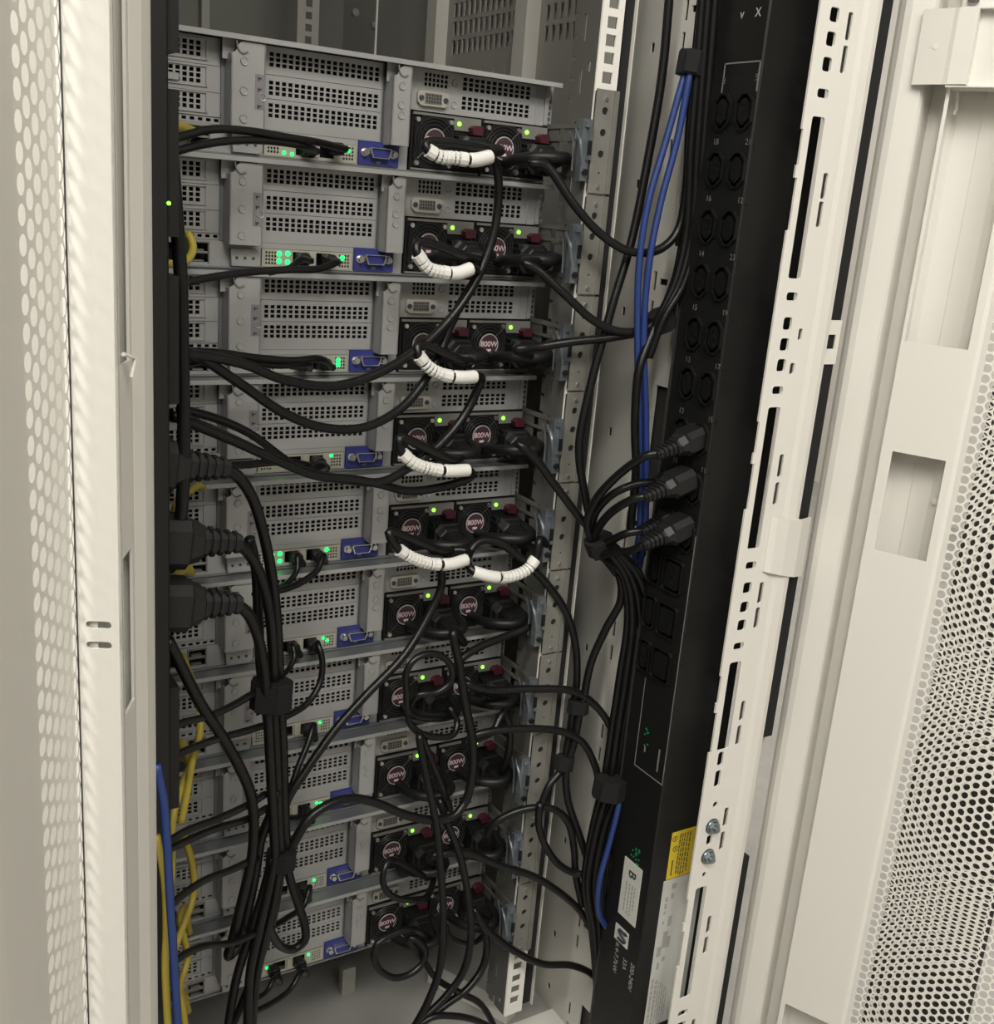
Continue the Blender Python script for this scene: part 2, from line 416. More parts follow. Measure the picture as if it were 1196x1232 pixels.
# -- right half door, swung well past square towards the aisle
E0 = Vector((.531, -.25, 0)); U0 = Vector((.42, -.91, 0)).normalized(); N0 = Vector((-.91, -.42, 0)).normalized()
def RD(s, n, z): return E0 + U0*s + N0*n + Vector((0, 0, z))
rd = bpy.data.objects.new('door', None); COL.objects.link(rd); rp(rd); rd['label'] = 'door leaf with perforated field and cut-out lock channel'
def rdp(o): o.parent = rd; return o
rd.matrix_parent_inverse = Matrix.Identity(4); rd.matrix_parent_inverse = Matrix.Translation(-RL)
ZB, ZT = -1.03, .85
cut = [(.003, .057, -.192, .020), (.010, .057, -.386, -.291), (.005, .057, -1.02, -.899), (.003, .057, .090, .30)]
mb = MB(); mb.sheet([0, .0635], [ZB, ZT], cut, lambda u, v, d: RD(u, -d, v), .0015)
mb.loft([[RD(.0635, 0, ZB), RD(.067, -.002, ZB), RD(.0705, -.010, ZB)], [RD(.0635, 0, ZT), RD(.067, -.002, ZT), RD(.0705, -.010, ZT)]], closed=False)
rdp(mb.build('lock_channel_face', 'white'))
mb = MB()                                    # the inside of the channel, seen through its cut-outs
pf = [(.0005, -.001), (.0005, -.020), (.006, -.028), (.026, -.0285), (.0265, -.0275), (.044, -.0275), (.052, -.022), (.060, -.010), (.063, -.002)]
mb.loft([[RD(a, b, ZB) for a, b in pf], [RD(a, b, ZT) for a, b in pf]], closed=False)
mb.cyl(RD(.0515, -.021, -.333), N0, .0035, .002, 14)
rdp(mb.build('lock_channel', 'white'))
mb = MB()                                    # rounded outer edge of the leaf and the shaded recess next to it
pf = [(-.0575, -.034), (-.0565, -.018), (-.054, -.010), (-.0505, -.005), (-.046, -.002), (-.040, -.001), (-.022, -.003), (-.0200, -.006), (-.0192, -.010), (-.0190, -.031), (.0008, -.031), (.0008, -.003)]
mb.loft([[RD(a, b, ZB-.02) for a, b in pf], [RD(a, b, ZT+.02) for a, b in pf]], closed=False)
rdp(mb.build('door_edge', 'white'))
mb = MB(); mesh_sheet(mb, lambda s, z: RD(s, -.0105, z), .0695, .32, ZB, ZT, .0091, .0039); rdp(mb.build('perforated_sheet', 'white'))
mb = MB(); mesh_sheet(mb, lambda s, z: RD(s, -.050, z), .0745, .176, ZB+.003, ZT, .0091, .0036)
rdp(mb.build('perforated_back_sheet', 'white'))
mb = MB(); mb.sheet([.071, .172], [ZB, ZT], [], lambda u, v, d: RD(u, -.075-d, v), .002); rdp(mb.build('added_dark_backing', 'shadecab'))  # dark sheet added so the holes in front of it look dark
mb = MB()                                    # catch bracket at the top of the channel
pf = [(-.029, -.001), (-.029, .003), (-.003, .0075), (.001, .009), (.0165, .0095), (.0165, .0), (.0155, .0), (.0155, .008), (.0, .0075), (-.028, .0015)]
mb.loft([[RD(a, b, .022) for a, b in pf], [RD(a, b, .081) for a, b in pf]])
mb.cyl(RD(-.0135, .0045, .052), N0, .0026, .0015, 14)
mb.loft([[RD(.0, .008, .020), RD(.06, .008, .020), RD(.06, -.02, .020), RD(.0, -.02, .020)], [RD(.0, .008, .0215), RD(.06, .008, .0215), RD(.06, -.02, .0215), RD(.0, -.02, .0215)]])
mb.loft([[RD(.003, .008, .080), RD(.06, .008, .080), RD(.06, -.02, .080), RD(.003, -.02, .080)], [RD(.003, .008, .0815), RD(.06, .008, .0815), RD(.06, -.02, .0815), RD(.003, -.02, .0815)]])
rdp(mb.build('catch_bracket', 'white'))
mb = MB(); mb.cyl(RD(.009, .003, .087), (0,0,1), .0035, .008, 10); mb.cyl(RD(.009, .003, .086), (0,0,1), .005, .002, 6); rdp(mb.build('latch_bolt', 'bluezinc'))
mb = MB(); tube(mb, [Vector(RD(.006, -.012, .021)), Vector(RD(.0075, -.014, .005)), Vector(RD(.006, -.015, .001))], .0014, 6); rdp(mb.build('latch_rod', 'white'))

# -- left half door, folded back: narrow view of its perforated field and its channel
A0 = Vector((-.194, -.36, 0)); UL_ = Vector((-.44, -.90, 0)).normalized(); NL = Vector((.90, -.44, 0)).normalized()
def LD(s, n, z): return A0 + UL_*s + NL*n + Vector((0, 0, z))
ld = bpy.data.objects.new('door', None); COL.objects.link(ld); rp(ld); ld['label'] = 'folded-back door leaf next to the yellow cables'
def ldp(o): o.parent = ld; return o
sl = [(.0065, .019, -.3225, -.3185), (.0065, .019, -.3335, -.3295)]
mb = MB(); mb.sheet([0, .0243], [ZB, ZT], sl, lambda u, v, d: LD(-d, u, v), .0015, corner=.002); ldp(mb.build('lock_channel_side', 'white'))
mb = MB(); mb.sheet([-.028, 0], [ZB, ZT], [(-.023, -.0035, -.190, .30), (-.023, -.0035, -.372, -.286), (-.023, -.0035, -1.0, -.88)], lambda u, v, d: LD(u, .0243 - d, v), .0015)
ldp(mb.build('lock_channel_face', 'white'))
mb = MB(); pf = [(-.0015, .012), (-.004, .002), (-.02, .0), (-.027, .008), (-.028, .023)]
mb.loft([[LD(a, b, ZB) for a, b in pf], [LD(a, b, ZT) for a, b in pf]], closed=False); ldp(mb.build('lock_channel', 'panel'))
mb = MB(); tube(mb, [Vector(LD(-.003, .026, -.184)), Vector(LD(-.013, .029, -.187)), Vector(LD(-.010, .028, -.196))], .0011, 6); ldp(mb.build('latch_hook', 'white'))
mb = MB(); pf = [(-.0285, .020), (-.033, .0235), (-.045, .0265), (-.060, .0272), (-.072, .025), (-.077, .018), (-.078, .0)]
mb.loft([[LD(a, b, ZB-.02) for a, b in pf], [LD(a, b, ZT+.02) for a, b in pf]], closed=False); ldp(mb.build('door_edge', 'white'))
mb = MB(); mesh_sheet(mb, lambda s, z: LD(s, .002, z), .0015, .22, ZB, ZT, .0118, .0045); ldp(mb.build('perforated_sheet', 'white'))
mb = MB(); mb.sheet([-.0015, .0008], [ZB, ZT], [], lambda u, v, d: LD(u, .0022 + d, v), .0006); ldp(mb.build('door_seam', 'shadecab'))
mb = MB(); pf = [(.076, .0025), (.0775, .0055), (.081, .008), (.088, .0095), (.11, .0125), (.15, .015), (.22, .016), (.23, .01), (.23, -.01)]
mb.loft([[LD(a, b, ZB) for a, b in pf], [LD(a, b, ZT) for a, b in pf]], closed=False); ldp(mb.build('center_stile', 'white'))

# -- things lying under the bottom server
mb = MB(); a = Vector((.300, .095, -1.044)); b = Vector((.352, -.010, -1.044)); d = (b-a).normalized()*.0; n = Vector((.90, .44, 0))*.010
mb.loft([[a-n, b-n, b+n, a+n], [p + Vector((0,0,.012)) for p in (a-n, b-n, b+n, a+n)]]); rp(mb.build('floor_rail', 'white'))
mb = MB(); mb.box(.186, .203, .115, .125, -1.045, -1.008); rp(mb.build('floor_bracket', 'floor'))
mb = MB(); mb.box(.33, .455, -.16, -.02, -1.045, -1.040); rp(mb.build('floor_cover', 'white'))

# ================================================================== the ten servers
def make_server():
    t = thing('rack_server', 'x', 'server', (0, 0, 0), 'identical rack servers stacked in the cabinet')
    k = 0.001
    def MMb(): return MB()
    def bx(mb, a, b, c, d, e, f): return mb.box(a*k, b*k, c*k, d*k, e*k, f*k)
    def sh(mb, us, vs, holes, y, dep=1.2): return mb.sheet([u*k for u in us], [v*k for v in vs], [[h*k for h in q] for q in holes], lambda u, v, d: (u, y*k + d, v), dep*k)
    mb = MB(); bx(mb, -138, 297, 12, 640, -81.5, 3); mb.build('chassis', 'lid', t)
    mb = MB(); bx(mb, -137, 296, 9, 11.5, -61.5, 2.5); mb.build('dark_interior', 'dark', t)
    mb = MB(); bx(mb, -138, 299.5, -18, 640, 3.6, 5.6); mb.build('lid', 'lid', t)
    mb = MB(); bx(mb, -138, 299.5, -18.4, -17, 1.8, 3.7); mb.build('lid_fold', 'lid', t)
    mb = MB(); bx(mb, -138, 299, -18.9, -18.4, 2.0, 5.8); mb.build('lid_lip', 'steel', t)
    # left riser: three slot covers
    for i, (zt, zb, va) in enumerate(((2.5, -17.6, -1.2), (-18, -37.2, -20.6), (-37.6, -55.2, -39.6))):
        hs = [(-135+5.3*c, -135+5.3*c+3.4, va-4*r-3, va-4*r) for c in range(21) for r in range(3)]
        mb = MB(); sh(mb, [-138, -10], [zb, zt], hs, 0)
        for (a, b, c, d) in ((-138, -20.5, va+1, va+2), (-138, -20.5, va-13.4, va-12.4), (-21.5, -20.3, va-13.4, va+2)): bx(mb, a, b, -1.3, 0, c, d)
        mb.build('slot_cover', 'steel', t)
    mb = MB(); bx(mb, -138, -43, -3, -0.5, -31.5, -26.5); mb.build('riser_latch', 'steel', t)
    hs = [(-136+6.4*c, -136+6.4*c+3.6, -59, -56.6) for c in range(20)]
    mb = MB(); sh(mb, [-138, -8], [-60.5, -55.6], hs, 1.0); mb.build('vent_strip', 'steel', t)
    mb = MB(); bx(mb, -9.8, -6.8, -1, 10, -60.5, 2.6); mb.build('riser_gap', 'lid', t)
    mb = MB(); bx(mb, -11, 5, -8, -7, -12, 2.8); mb.build('bracket_backing', 'steel', t)
    mb = MB(); bx(mb, 129, 142, -8, -7, -12, 2.8); mb.build('bracket_backing', 'steel', t)
    # port row, left
    mb = MB(); sh(mb, [-138, 25.5], [-81.4, -60.8], [(-34, -19, -70, -63), (-34, -19, -78.6, -71.4), (-60, -45, -78, -64)], 0); sh(mb, [107.5, 156], [-81.4, -60.8], [], 0.6); sh(mb, [25.5, 107.5], [-65.2, -60.8], [], 0.3)
    mb.build('port_panel', 'steel', t)
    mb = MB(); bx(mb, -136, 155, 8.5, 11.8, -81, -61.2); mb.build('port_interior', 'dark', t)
    mb = MB()
    for z0, z1 in ((-70.4, -62.6), (-79, -71)):
        bx(mb, -35.2, -34, -1.4, 0, z0, z1); bx(mb, -19, -17.8, -1.4, 0, z0, z1); bx(mb, -35.2, -17.8, -1.4, 0, z1-.6, z1+.5)
        bx(mb, -31, -22, 1, 8, z0+.8, z0+2)
    mb.build('network_socket', 'zinc', t)
    mb = MB(); mb.prism([(a*k, b*k) for a, b in [(-2,-66.5),(21,-66.5),(23,-69),(23,-77),(20.5,-80),(-1,-80)]], lambda a, b, d: (a, d, b), -.0062, 0)
    c = mb.build('port_blank', 'steel', t)
    mb = MB()
    for x in (3, 10, 17): mb.cyl((x*k, -.0063, -.0735), (0,-1,0), .0013, .0004, 8)
    mb.build('port_blank_hole', 'ink', c)
    # brackets that stand proud of the covers
    def bracket(x0, x1, nm, circ):
        mb = MB(); mb.prism([(a*k, b*k) for a, b in [(x0,-62.5),(x1,-62.5),(x1,1.2),(x0+9,1.2),(x0+6,-1),(x0+4,-6),(x0,-8)]], lambda a, b, d: (a, d, b), -.0165, -.0150)
        bx(mb, x0, x0+1.2, -16.5, 9, -62.5, -8); bx(mb, x1-1.2, x1, -16.5, 0, -62.5, 1)
        b = mb.build('riser_bracket', 'steel', t)
        for cx, cz in circ:
            mb = MB(); mb.cyl((cx*k, -.0165, cz*k), (0,-1,0), .0028, .0007, 14); mb.ring((cx*k, -.0172, cz*k), (0,-1,0), .0028, .0005, 14, 5); mb.build('rivet', 'steel', b)
        pts = [Vector(p)*k for p in ((x0+4, -17.2, 1), (x0+5, -17.2, -4), (x0+8.5, -17.2, -7.5), (x0+13, -17.2, -6))]
        mb = MB(); tube(mb, catmull(pts, .002), .0007, 5); mb.build('spring_clip', 'zinc', b)
        return b
    b = bracket(-6.8, 20.8, 'a', ((3.5, -13), (3.5, -34.5), (3.5, -55)))
    mb = MB(); bx(mb, 12.5, 20, -16.9, -16.5, -47, -21); mb.build('slot_label', 'tag', b)
    mb = MB()
    for z in (-24, -32, -44.5): bx(mb, 14.5, 17.6, -17.15, -16.9, z-.6, z+.6); mb.prism([(a*k, b2*k) for a, b2 in [(14.6, z-1.8), (16, z-1.8), (14.6, z+1.8)]], lambda a, b2, d: (a, d, b2), -.01715, -.0169)
    mb.build('slot_arrow', 'ink', b)
    mb = MB(); mb.ring((.0185, -.017, -.0375), (0,-1,0), .0028, .0006, 14, 5); mb.build('label_rivet', 'steel', b)
    # centre riser: three slot covers with 18 x 3 vents
    for i, (zt, zb, va) in enumerate(((2.6, -18.4, -1.7), (-18.8, -36.6, -23.0), (-37, -60.6, -40))):
        hs = [(29.6+5.42*c, 29.6+5.42*c+3.6, va-3.9*r-2.9, va-3.9*r) for c in range(18) for r in range(3)]
        mb = MB(); sh(mb, [22, 128.6], [zb, zt], hs, 0); mb.build('slot_cover', 'steel', t)
    mb = MB(); bx(mb, 128.6, 130, 0, 11, -60.6, 2.6); mb.build('riser_gap', 'lid', t)
    mb = MB(); bx(mb, 130, 138, 6, 8, -60.6, 2.6); mb.build('riser_recess', 'lid', t)
    bracket(131.2, 148.5, 'b', ((139.5, -15), (139.5, -30), (140, -38)))
    # network module with lights
    hs = [(29+2.6*c, 30.6+2.6*c, -69.2-2.9*r, -67.4-2.9*r) for c in range(4) for r in range(4)] + [(95+2.6*c, 96.6+2.6*c, -69.2-2.9*r, -67.4-2.9*r) for c in range(4) for r in range(4)]
    hs += [(53, 66, -78, -67), (74, 87, -78, -67)]
    mb = MB(); sh(mb, [26, 107], [-80, -65.5], hs, -1.5, 1.5); nm = mb.build('network_module', 'cream', t)
    mb = MB(); bx(mb, 25.4, 107.6, -1.0, 1, -80.8, -79.6); mb.build('module_frame', 'cream', nm)
    mb = MB(); bx(mb, 67.4, 72.8, -3, 0, -78, -66.6); mb.build('socket_divider', 'cream', nm)
    # blue monitor port
    mb = MB(); bx(mb, 109, 146.5, -2.2, 0.6, -80, -61); vp = mb.build('monitor_port', 'vga', t)
    mb = MB(); o1 = [(-9.5, 4.2), (9.5, 4.2), (10.3, 3), (7.8, -4.2), (-7.8, -4.2), (-10.3, 3)]
    cx, cz = 127.5, -70
    mb.loft([[((cx+a*s)*k, y*k, (cz+b_*s)*k) for a, b_ in o1] for s, y in ((1.0, -2.2), (1.0, -7.8), (.86, -7.8), (.86, -4))], cap0=False, cap1=False); mb.build('port_shell', 'chrome', vp)
    mb = MB(); mb.prism([(cx*k+a*.84*k, cz*k+b_*.84*k) for a, b_ in o1], lambda a, b_, d: (a, d, b_), -.0062, -.0022); mb.build('port_insert', 'vga', vp)
    for s in (-1, 1):
        mb = MB(); mb.cyl(((cx+s*13.4)*k, -.0022, cz*k), (0,-1,0), .0027, .0055, 6); mb.cyl(((cx+s*13.4)*k, -.0022, cz*k), (0,-1,0), .0036, .001, 12); mb.build('port_screw', 'chrome', vp)
    mb = MB(); bx(mb, 125.5, 129.5, -2.45, -2.2, -78.6, -76.4); mb.build('port_symbol', 'dimprint', vp)
    # right cage
    hs = [(168.5+3.95*c, 168.5+3.95*c+2.7, .2-3.9*r-2.8, .2-3.9*r) for c in range(6) for r in range(3)]
    hs += [(206.5+6.0*c, 206.5+6.0*c+4.2, .8-3.9*r-2.9, .8-3.9*r) for c in range(12) for r in range(3)]
    hs += [(206.5+6.0*c, 206.5+6.0*c+4.2, -15-3.9*r-2.9, -15-3.9*r) for c in range(12) for r in range(3)]
    mb = MB(); sh(mb, [149, 296.5], [-31, 3.2], hs, 0); bx(mb, 283.5, 284.3, -.9, 0, -30, 3); bx(mb, 292.5, 296.5, -2.4, 0, -30, 3.2)
    for x, z in ((198.5, -5), (198.5, -23)): mb.ring((x*k, -.0002, z*k), (0,-1,0), .0028, .0006, 14, 5)
    cg = mb.build('expansion_cage', 'steel', t)
    for x, z, w in ((176, -12.2, 7), (163, -28.5, 8), (222, -29.3, 8)):
        mb = MB(); bx(mb, x, x+w, -.25, 0, z-.7, z+.7); mb.build('cage_print', 'greyink', cg)
    mb = MB(); mb.prism([(a*k, b_*k) for a, b_ in [(162.5,-14.8),(190.5,-14.8),(192,-17),(190,-25),(188,-26.8),(165,-26.8),(161.5,-24),(161.2,-17)]], lambda a, b_, d: (a, d, b_), -.0035, 0)
    sp = mb.build('serial_port', 'cream', t)
    mb = MB(); bx(mb, 168, 184.5, -3.9, -3.5, -25, -16.3); mb.build('port_recess', 'zinc', sp)
    mb = MB()
    for c in range(6):
        for r in range(3): bx(mb, 169+2.6*c, 170.4+2.6*c, -4.6, -3.9, -18.6-2.6*r, -17-2.6*r)
    mb.build('port_pin', 'ink', sp)
    for x in (164.6, 188.3):
        mb = MB(); mb.cyl((x*k, -.0035, -.0208), (0,-1,0), .0022, .0012, 10); mb.build('port_screw', 'ink', sp)
    hs = [(299.2, 302.4, -6-5*r, -2.8-5*r) for r in range(6)]
    mb = MB(); sh(mb, [297, 304], [-33, 4], hs, 3, 1.5); mb.build('side_flange', 'steel', t)
    # two power supplies
    for n in range(2):
        ox = 71*n; Y = -3.0
        mb = MB(); bx(mb, 157+ox, 226+ox, Y+1, 11, -80.5, -32); ps = mb.build('power_supply', 'fanblack', t)
        for q in ((157.6, 198, -1.2, -34.6, -32.6), (198, 225.6, -.6, -44, -32.6), (157.6, 225.6, -1.2, -80.5, -78.8)):
            mb = MB(); bx(mb, q[0]+ox, q[1]+ox, Y+q[2], Y+1.2, q[3], q[4]); mb.build('supply_rim', 'zinc', ps)
        mb = MB(); mb.prism([((179+ox+a)*k, (-56.5+b_)*k) for a, b_ in oct_loop(39, 43, 7)], lambda a, b_, d: (a, d, b_), (Y-.8)*k, (Y+1.1)*k); mb.build('fan_frame', 'fanblack', ps)
        fc = Vector(((179+ox)*k, (Y-1.6)*k, -.055))
        mb = MB()
        for R in (13.2, 16.2, 19): mb.ring(fc, (0,-1,0), R*k, .00055, 28, 5)
        for q in range(4):
            a = math.pi/4 + q*math.pi/2; d = Vector((math.cos(a), 0, math.sin(a)))
            tube(mb, [fc + d*.0095, fc + d*.0225], .0006, 5)
        mb.build('fan_guard', 'guard', ps)
        mb = MB(); mb.cyl(fc + Vector((0, .0008, 0)), (0,-1,0), .0100, .0022, 24); mb.build('fan_disc', 'hub', ps)
        mb = MB(); mb.ring(fc + Vector((0, -.0012, 0)), (0,-1,0), .0099, .0006, 28, 5); mb.build('fan_disc_rim', 'greyink', ps)
        text_mesh('800W', .0072, 'hubprint', 'wattage_print', lambda a, b_, d, fc=fc: Vector((fc.x + a, fc.y - .0016 - d, fc.z + .0005 + b_)), ps, bold=.00012)
        mb = MB(); bx(mb, 176.5+ox, 181.5+ox, Y-3.3, Y-3.0, -61.6, -59.2); mb.build('wattage_mark', 'hubprint', ps)
        for sx_, sz_ in ((162.2, -38.6), (194.8, -38.2), (162.8, -74.5), (195, -74.5)):
            mb = MB(); mb.cyl(((sx_+ox)*k, (Y-.8)*k, sz_*k), (0,-1,0), .0026, .0018, 12, .002); mb.build('fan_screw', 'chrome', ps)
        mb = MB(); mb.cyl(((203.2+ox)*k, (Y-.6)*k, -.0385), (0,-1,0), .0019, .0008, 14); mb.build('power_light', 'led', ps)
        mb = MB(); mb.prism([(a*k+ox*k, b_*k) for a, b_ in [(212.5,-41),(215.5,-38.8),(222,-38.5),(224,-40.5),(223.5,-46.5),(214,-46.5)]], lambda a, b_, d: (a, d, b_), -.0115, (Y+1)*k); mb.build('release_tab', 'red', ps)
        mb = MB(); mb.sheet([(199.5+ox)*k, (225+ox)*k], [-.0785, -.0485], [((202+ox)*k, (223+ox)*k, -.075, -.052)], lambda u, v, d: (u, (Y-1)*k + d, v), .004); mb.build('inlet', 'fanblack', ps)
        mb = MB(); tube(mb, [Vector(p)*k for p in ((199.5+ox, Y, -49), (199.5+ox, Y-11, -50), (199.5+ox, Y-12, -62), (199.5+ox, Y-11, -75), (199.5+ox, Y, -77))], .0011, 6); mb.build('pull_handle', 'black', ps)
        mb = MB(); tube(mb, catmull([Vector((p[0]+ox, p[1], p[2]))*k for p in ((183, -4, -66), (181, -22, -64), (190, -44, -61), (206, -52, -60), (221, -46, -59), (226, -26, -58), (224.5, -4, -57))], .004), .0052, 8); mb.build('cord_retainer', 'black', ps, True)
    mb = MB(); bx(mb, -138, 297, -3, 12, -82.6, -81.2); mb.build('chassis_lip', 'lid', t)
    return t
ORD = ['top', 'second', 'third', 'fourth', 'fifth', 'sixth', 'seventh', 'eighth', 'ninth', 'bottom']
SL = ['uppermost grey rack server, open space above its lid', 'second grey rack server down, four bright green port lights',
      'third grey rack server down, twin black cables crossing its vents', 'fourth grey rack server down, under the sagging black cords',
      'fifth grey rack server down, above two white-sleeved cord arcs', 'sixth grey rack server down, directly under the white cord arcs',
      'seventh grey rack server down, black cord ring over its supply', 'eighth grey rack server down, yellow cable over its vents',
      'ninth grey rack server down, last but one of stack', 'lowest grey rack server, bare cabinet floor below it']
srv0 = make_server()
servers = [srv0]
for i in range(1, 10):
    servers.append(dup_tree(srv0, (0, 0, -.0889*i)))
# lit port lights, as each server shows them: (x, z) in millimetres
LIT = [[(43, -77), (50, -77.6), (52, -67.5), (100, -70.5)], [(41, -69), (48.5, -68.6), (41, -75), (48.5, -75.6), (98, -70)], [(41, -71), (48.5, -71), (98, -70), (98, -74)], [(42, -70), (48, -74), (95, -68)], [(41, -69), (48.5, -68.6), (41, -75), (48.5, -75.6), (94, -69)],
       [(94, -69), (98, -72)], [(94, -69)], [(94, -69), (98, -70)], [(94, -69)], [(91, -69), (46, -70)]]
for i, s in enumerate(servers):
    s['label'] = SL[i]
    for x, z in LIT[i]:
        mb = MB(); r = 2.2 if i in (1, 2, 4) else 1.6
        mb.cyl((x*.001, -.0015, z*.001), (0,-1,0), r*.001, .0012, 12, r*.0007)
        mb.build('port_light', 'portled', s)

# ================================================================== slide rails beside each server
def make_rail_kit():
    t = thing('slide_rail', 'x', 'slide rail', (0, 0, 0), 'zinc slide rail ends on the mounting rail')
    k = .001
    pr = [(298.3, -.2), (322.6, -.2), (322.6, -86.2), (298.3, -86.2)]
    hs = [(308.5-3.1, 308.5+3.1, z-3.1, z+3.1) for z in (-18, -36, -54)] + [(307.5, 309.5, z-1, z+1) for z in (-8, -70, -82)]
    mb = MB(); mb.sheet([.2983, .3226], [-.0872, -.0004], [[q*k for q in h] for h in hs], lambda u, v, d: (u, -.0745 + d, v), .0012, corner=.0026); 
    mb.box(.3165, .3185, -.0765, -.0745, -.0872, -.0004); mb.build('end_plate', 'zinc', t)
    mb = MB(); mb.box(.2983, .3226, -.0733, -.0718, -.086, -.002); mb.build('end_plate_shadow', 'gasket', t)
    for z in (-8, -82):
        mb = MB(); mb.cyl((.3085, -.0745, z*k), (0,-1,0), .0018, .0012, 10); mb.build('screw', 'chrome', t)
    mb = MB()
    for z0, z1 in ((-33, -29), (-44, -41.5), (-66, -63.5), (-75, -71)): mb.box(.2975, .3000, -.068, .55, z0*k, z1*k)
    mb.box(.2988, .3000, -.02, .55, -.075, -.029); mb.build('rail_channel', 'flange', t)
    mb = MB(); mb.box(.2885, .2978, -.072, -.066, -.078, -.026)
    mb.box(.2900, .2970, -.0745, -.072, -.033, -.028); mb.box(.2940, .2972, -.0765, -.066, -.060, -.032)
    mb.box(.2880, .2940, -.0745, -.068, -.078, -.064); mb.build('latch', 'bluezinc', t)
    mb = MB(); mb.cyl((.2925, -.0745, -.0705), (0,-1,0), .0028, .0025, 12); mb.box(.2935, .2965, -.0768, -.0745, -.056, -.044); mb.build('latch_button', 'black', t)
    mb = MB(); pts = [Vector(p)*k for p in ((289, -60, -34), (288, -70, -46), (290, -73, -62), (295, -72, -74))]
    tube(mb, catmull(pts, .003), .0012, 6); pts = [Vector(p)*k for p in ((293, -45, -36), (289, -58, -44), (288, -62, -70))]; tube(mb, catmull(pts, .003), .001, 6); mb.build('latch_spring', 'bluezinc', t)
    return t
rk0 = make_rail_kit()
for i in range(10):
    r = rk0 if i == 0 else dup_tree(rk0, (0, 0, -.0889*i))
    r['label'] = 'zinc slide rail end beside the %s server of the stack' % ORD[i]

# ================================================================== power strips
pdu = thing('power_strip', 'long black vertical power strip with paired outlets and yellow warning sticker', 'power strip', (.41, -.15, -.45))
PL = Vector((.41, -.15, -.45))
def pp(o, par=None):
    o.parent = par or pdu
    if par is None: o.matrix_parent_inverse = Matrix.Translation(-PL)
    return o
mb = MB(); pf = [(.376, -.128), (.376, -.1885), (.3775, -.19), (.452, -.19), (.452, -.128)]
mb.loft([[(a, b, -1.02) for a, b in pf], [(a, b, .40) for a, b in pf]]); pp(mb.build('housing', 'pdu'))
hs = [(-.1262, -.1238, z, z+.022) for z in [-1.0 + .0325*i for i in range(42)]]
mb = MB(); mb.sheet([-.1282, -.1205], [-1.02, .40], hs, lambda u, v, d: (.379 + d, u, v), .0012); pp(mb.build('mounting_strip', 'pdugrey'))
def outlet(y, z, w=.021, h=.030, c19=False):
    mb = MB()
    def lp(ww, hh, c, x): return [(x, y + a, z + b) for a, b in oct_loop(ww, hh, c)]
    c = .0065 if not c19 else .0028
    mb.loft([lp(w, h, c, .376), lp(w, h, c, .3735), lp(w-.003, h-.003, c, .3733), lp(w-.004, h-.004, c*.9, .3775), lp(w-.009, h-.009, c*.7, .3775), lp(w-.009, h-.009, c*.7, .3738)])
    for a, b in ((0, .007), (-.002, 0), (0, -.007)): mb.box(.3730, .3738, y+a-.0016, y+a+.0016, z+b-.0016, z+b+.0016)
    return pp(mb.build('outlet', 'fanblack'))
rows = [-.0135, -.060, -.1075, -.154, -.2005, -.2455, -.292, -.338, -.384]
for z in rows:
    for y in (-.151, -.1775): outlet(y, z)
for z in (-.4265, -.472, -.518):
    outlet(-.165, z, .028, .034, True); outlet(-.139, z, .018, .034, True)
def PT(y0, z0, rot=0):                        # lettering on the outlet face; reading direction is -Y (towards the aisle)
    c, s_ = math.cos(rot), math.sin(rot)
    return lambda a, b, d: Vector((.3759 - d, y0 - (a*c - b*s_), z0 + (a*s_ + b*c)))
nums = ['18', '16', '14', '15', '13', '12', '10']; nums2 = ['21', '12', '23', '19', '17', '15', '11']
text_mesh('8', .0075, 'dimprint', 'outlet_number', PT(-.1475, .0115), pdu).matrix_parent_inverse = Matrix.Translation(-PL)
text_mesh('5', .0075, 'dimprint', 'outlet_number', PT(-.1862, .0125), pdu).matrix_parent_inverse = Matrix.Translation(-PL)
for i in range(7):
    z = -.0375 - .0468*i
    text_mesh(nums[i], .007, 'dimprint', 'outlet_number', PT(-.1470, z), pdu).matrix_parent_inverse = Matrix.Translation(-PL)
    text_mesh(nums2[i], .007, 'dimprint', 'outlet_number', PT(-.1865, z), pdu).matrix_parent_inverse = Matrix.Translation(-PL)
mb = MB()                                    # thin printed outline round the outlets
for y0, y1, z0, z1 in ((-.1915+.003, -.1455, .0245, .0257), (-.1466, -.1455, .002, .0257), (-.1885, -.1873, .002, .0257),
                       (-.1452, -.1443, -.636, -.540), (-.1888, -.1879, -.635, -.380), (-.1885, -.1443, -.6362, -.6350)):
    mb.box(.3757, .376, y0, y1, z0, z1)
pp(mb.build('outline_print', 'dimprint'))
t_ = text_mesh('v', .011, 'print', 'button_print', PT(-.1590, .0625), pdu); t_.matrix_parent_inverse = Matrix.Translation(-PL)
t_ = text_mesh('X', .010, 'print', 'button_print', PT(-.1778, .0622), pdu); t_.matrix_parent_inverse = Matrix.Translation(-PL)
t_ = text_mesh('^', .011, 'print', 'button_print', PT(-.1590, .0800), pdu); t_.matrix_parent_inverse = Matrix.Translation(-PL)
t_ = text_mesh('O', .010, 'print', 'button_print', PT(-.1778, .0808), pdu); t_.matrix_parent_inverse = Matrix.Translation(-PL)
random.seed(4)
mb = MB()
for q in range(9): mb.cyl((.3759, -.154 - .007*random.random(), -.588 - .022*random.random()), (-1,0,0), .0009, .0005, 6)
pp(mb.build('status_light', 'dimled'))
mb = MB()
for q in range(16): mb.cyl((.3759, -.157 - .014*random.random(), -.720 - .020*random.random()), (-1,0,0), .0010, .0005, 6)
pp(mb.build('display_glow', 'dimled'))
mb = MB(); mb.box(.3757, .376, -.1580, -.1560, -.6150, -.6090); mb.box(.3757, .376, -.1795, -.1775, -.626, -.602); pp(mb.build('status_print', 'dimprint'))
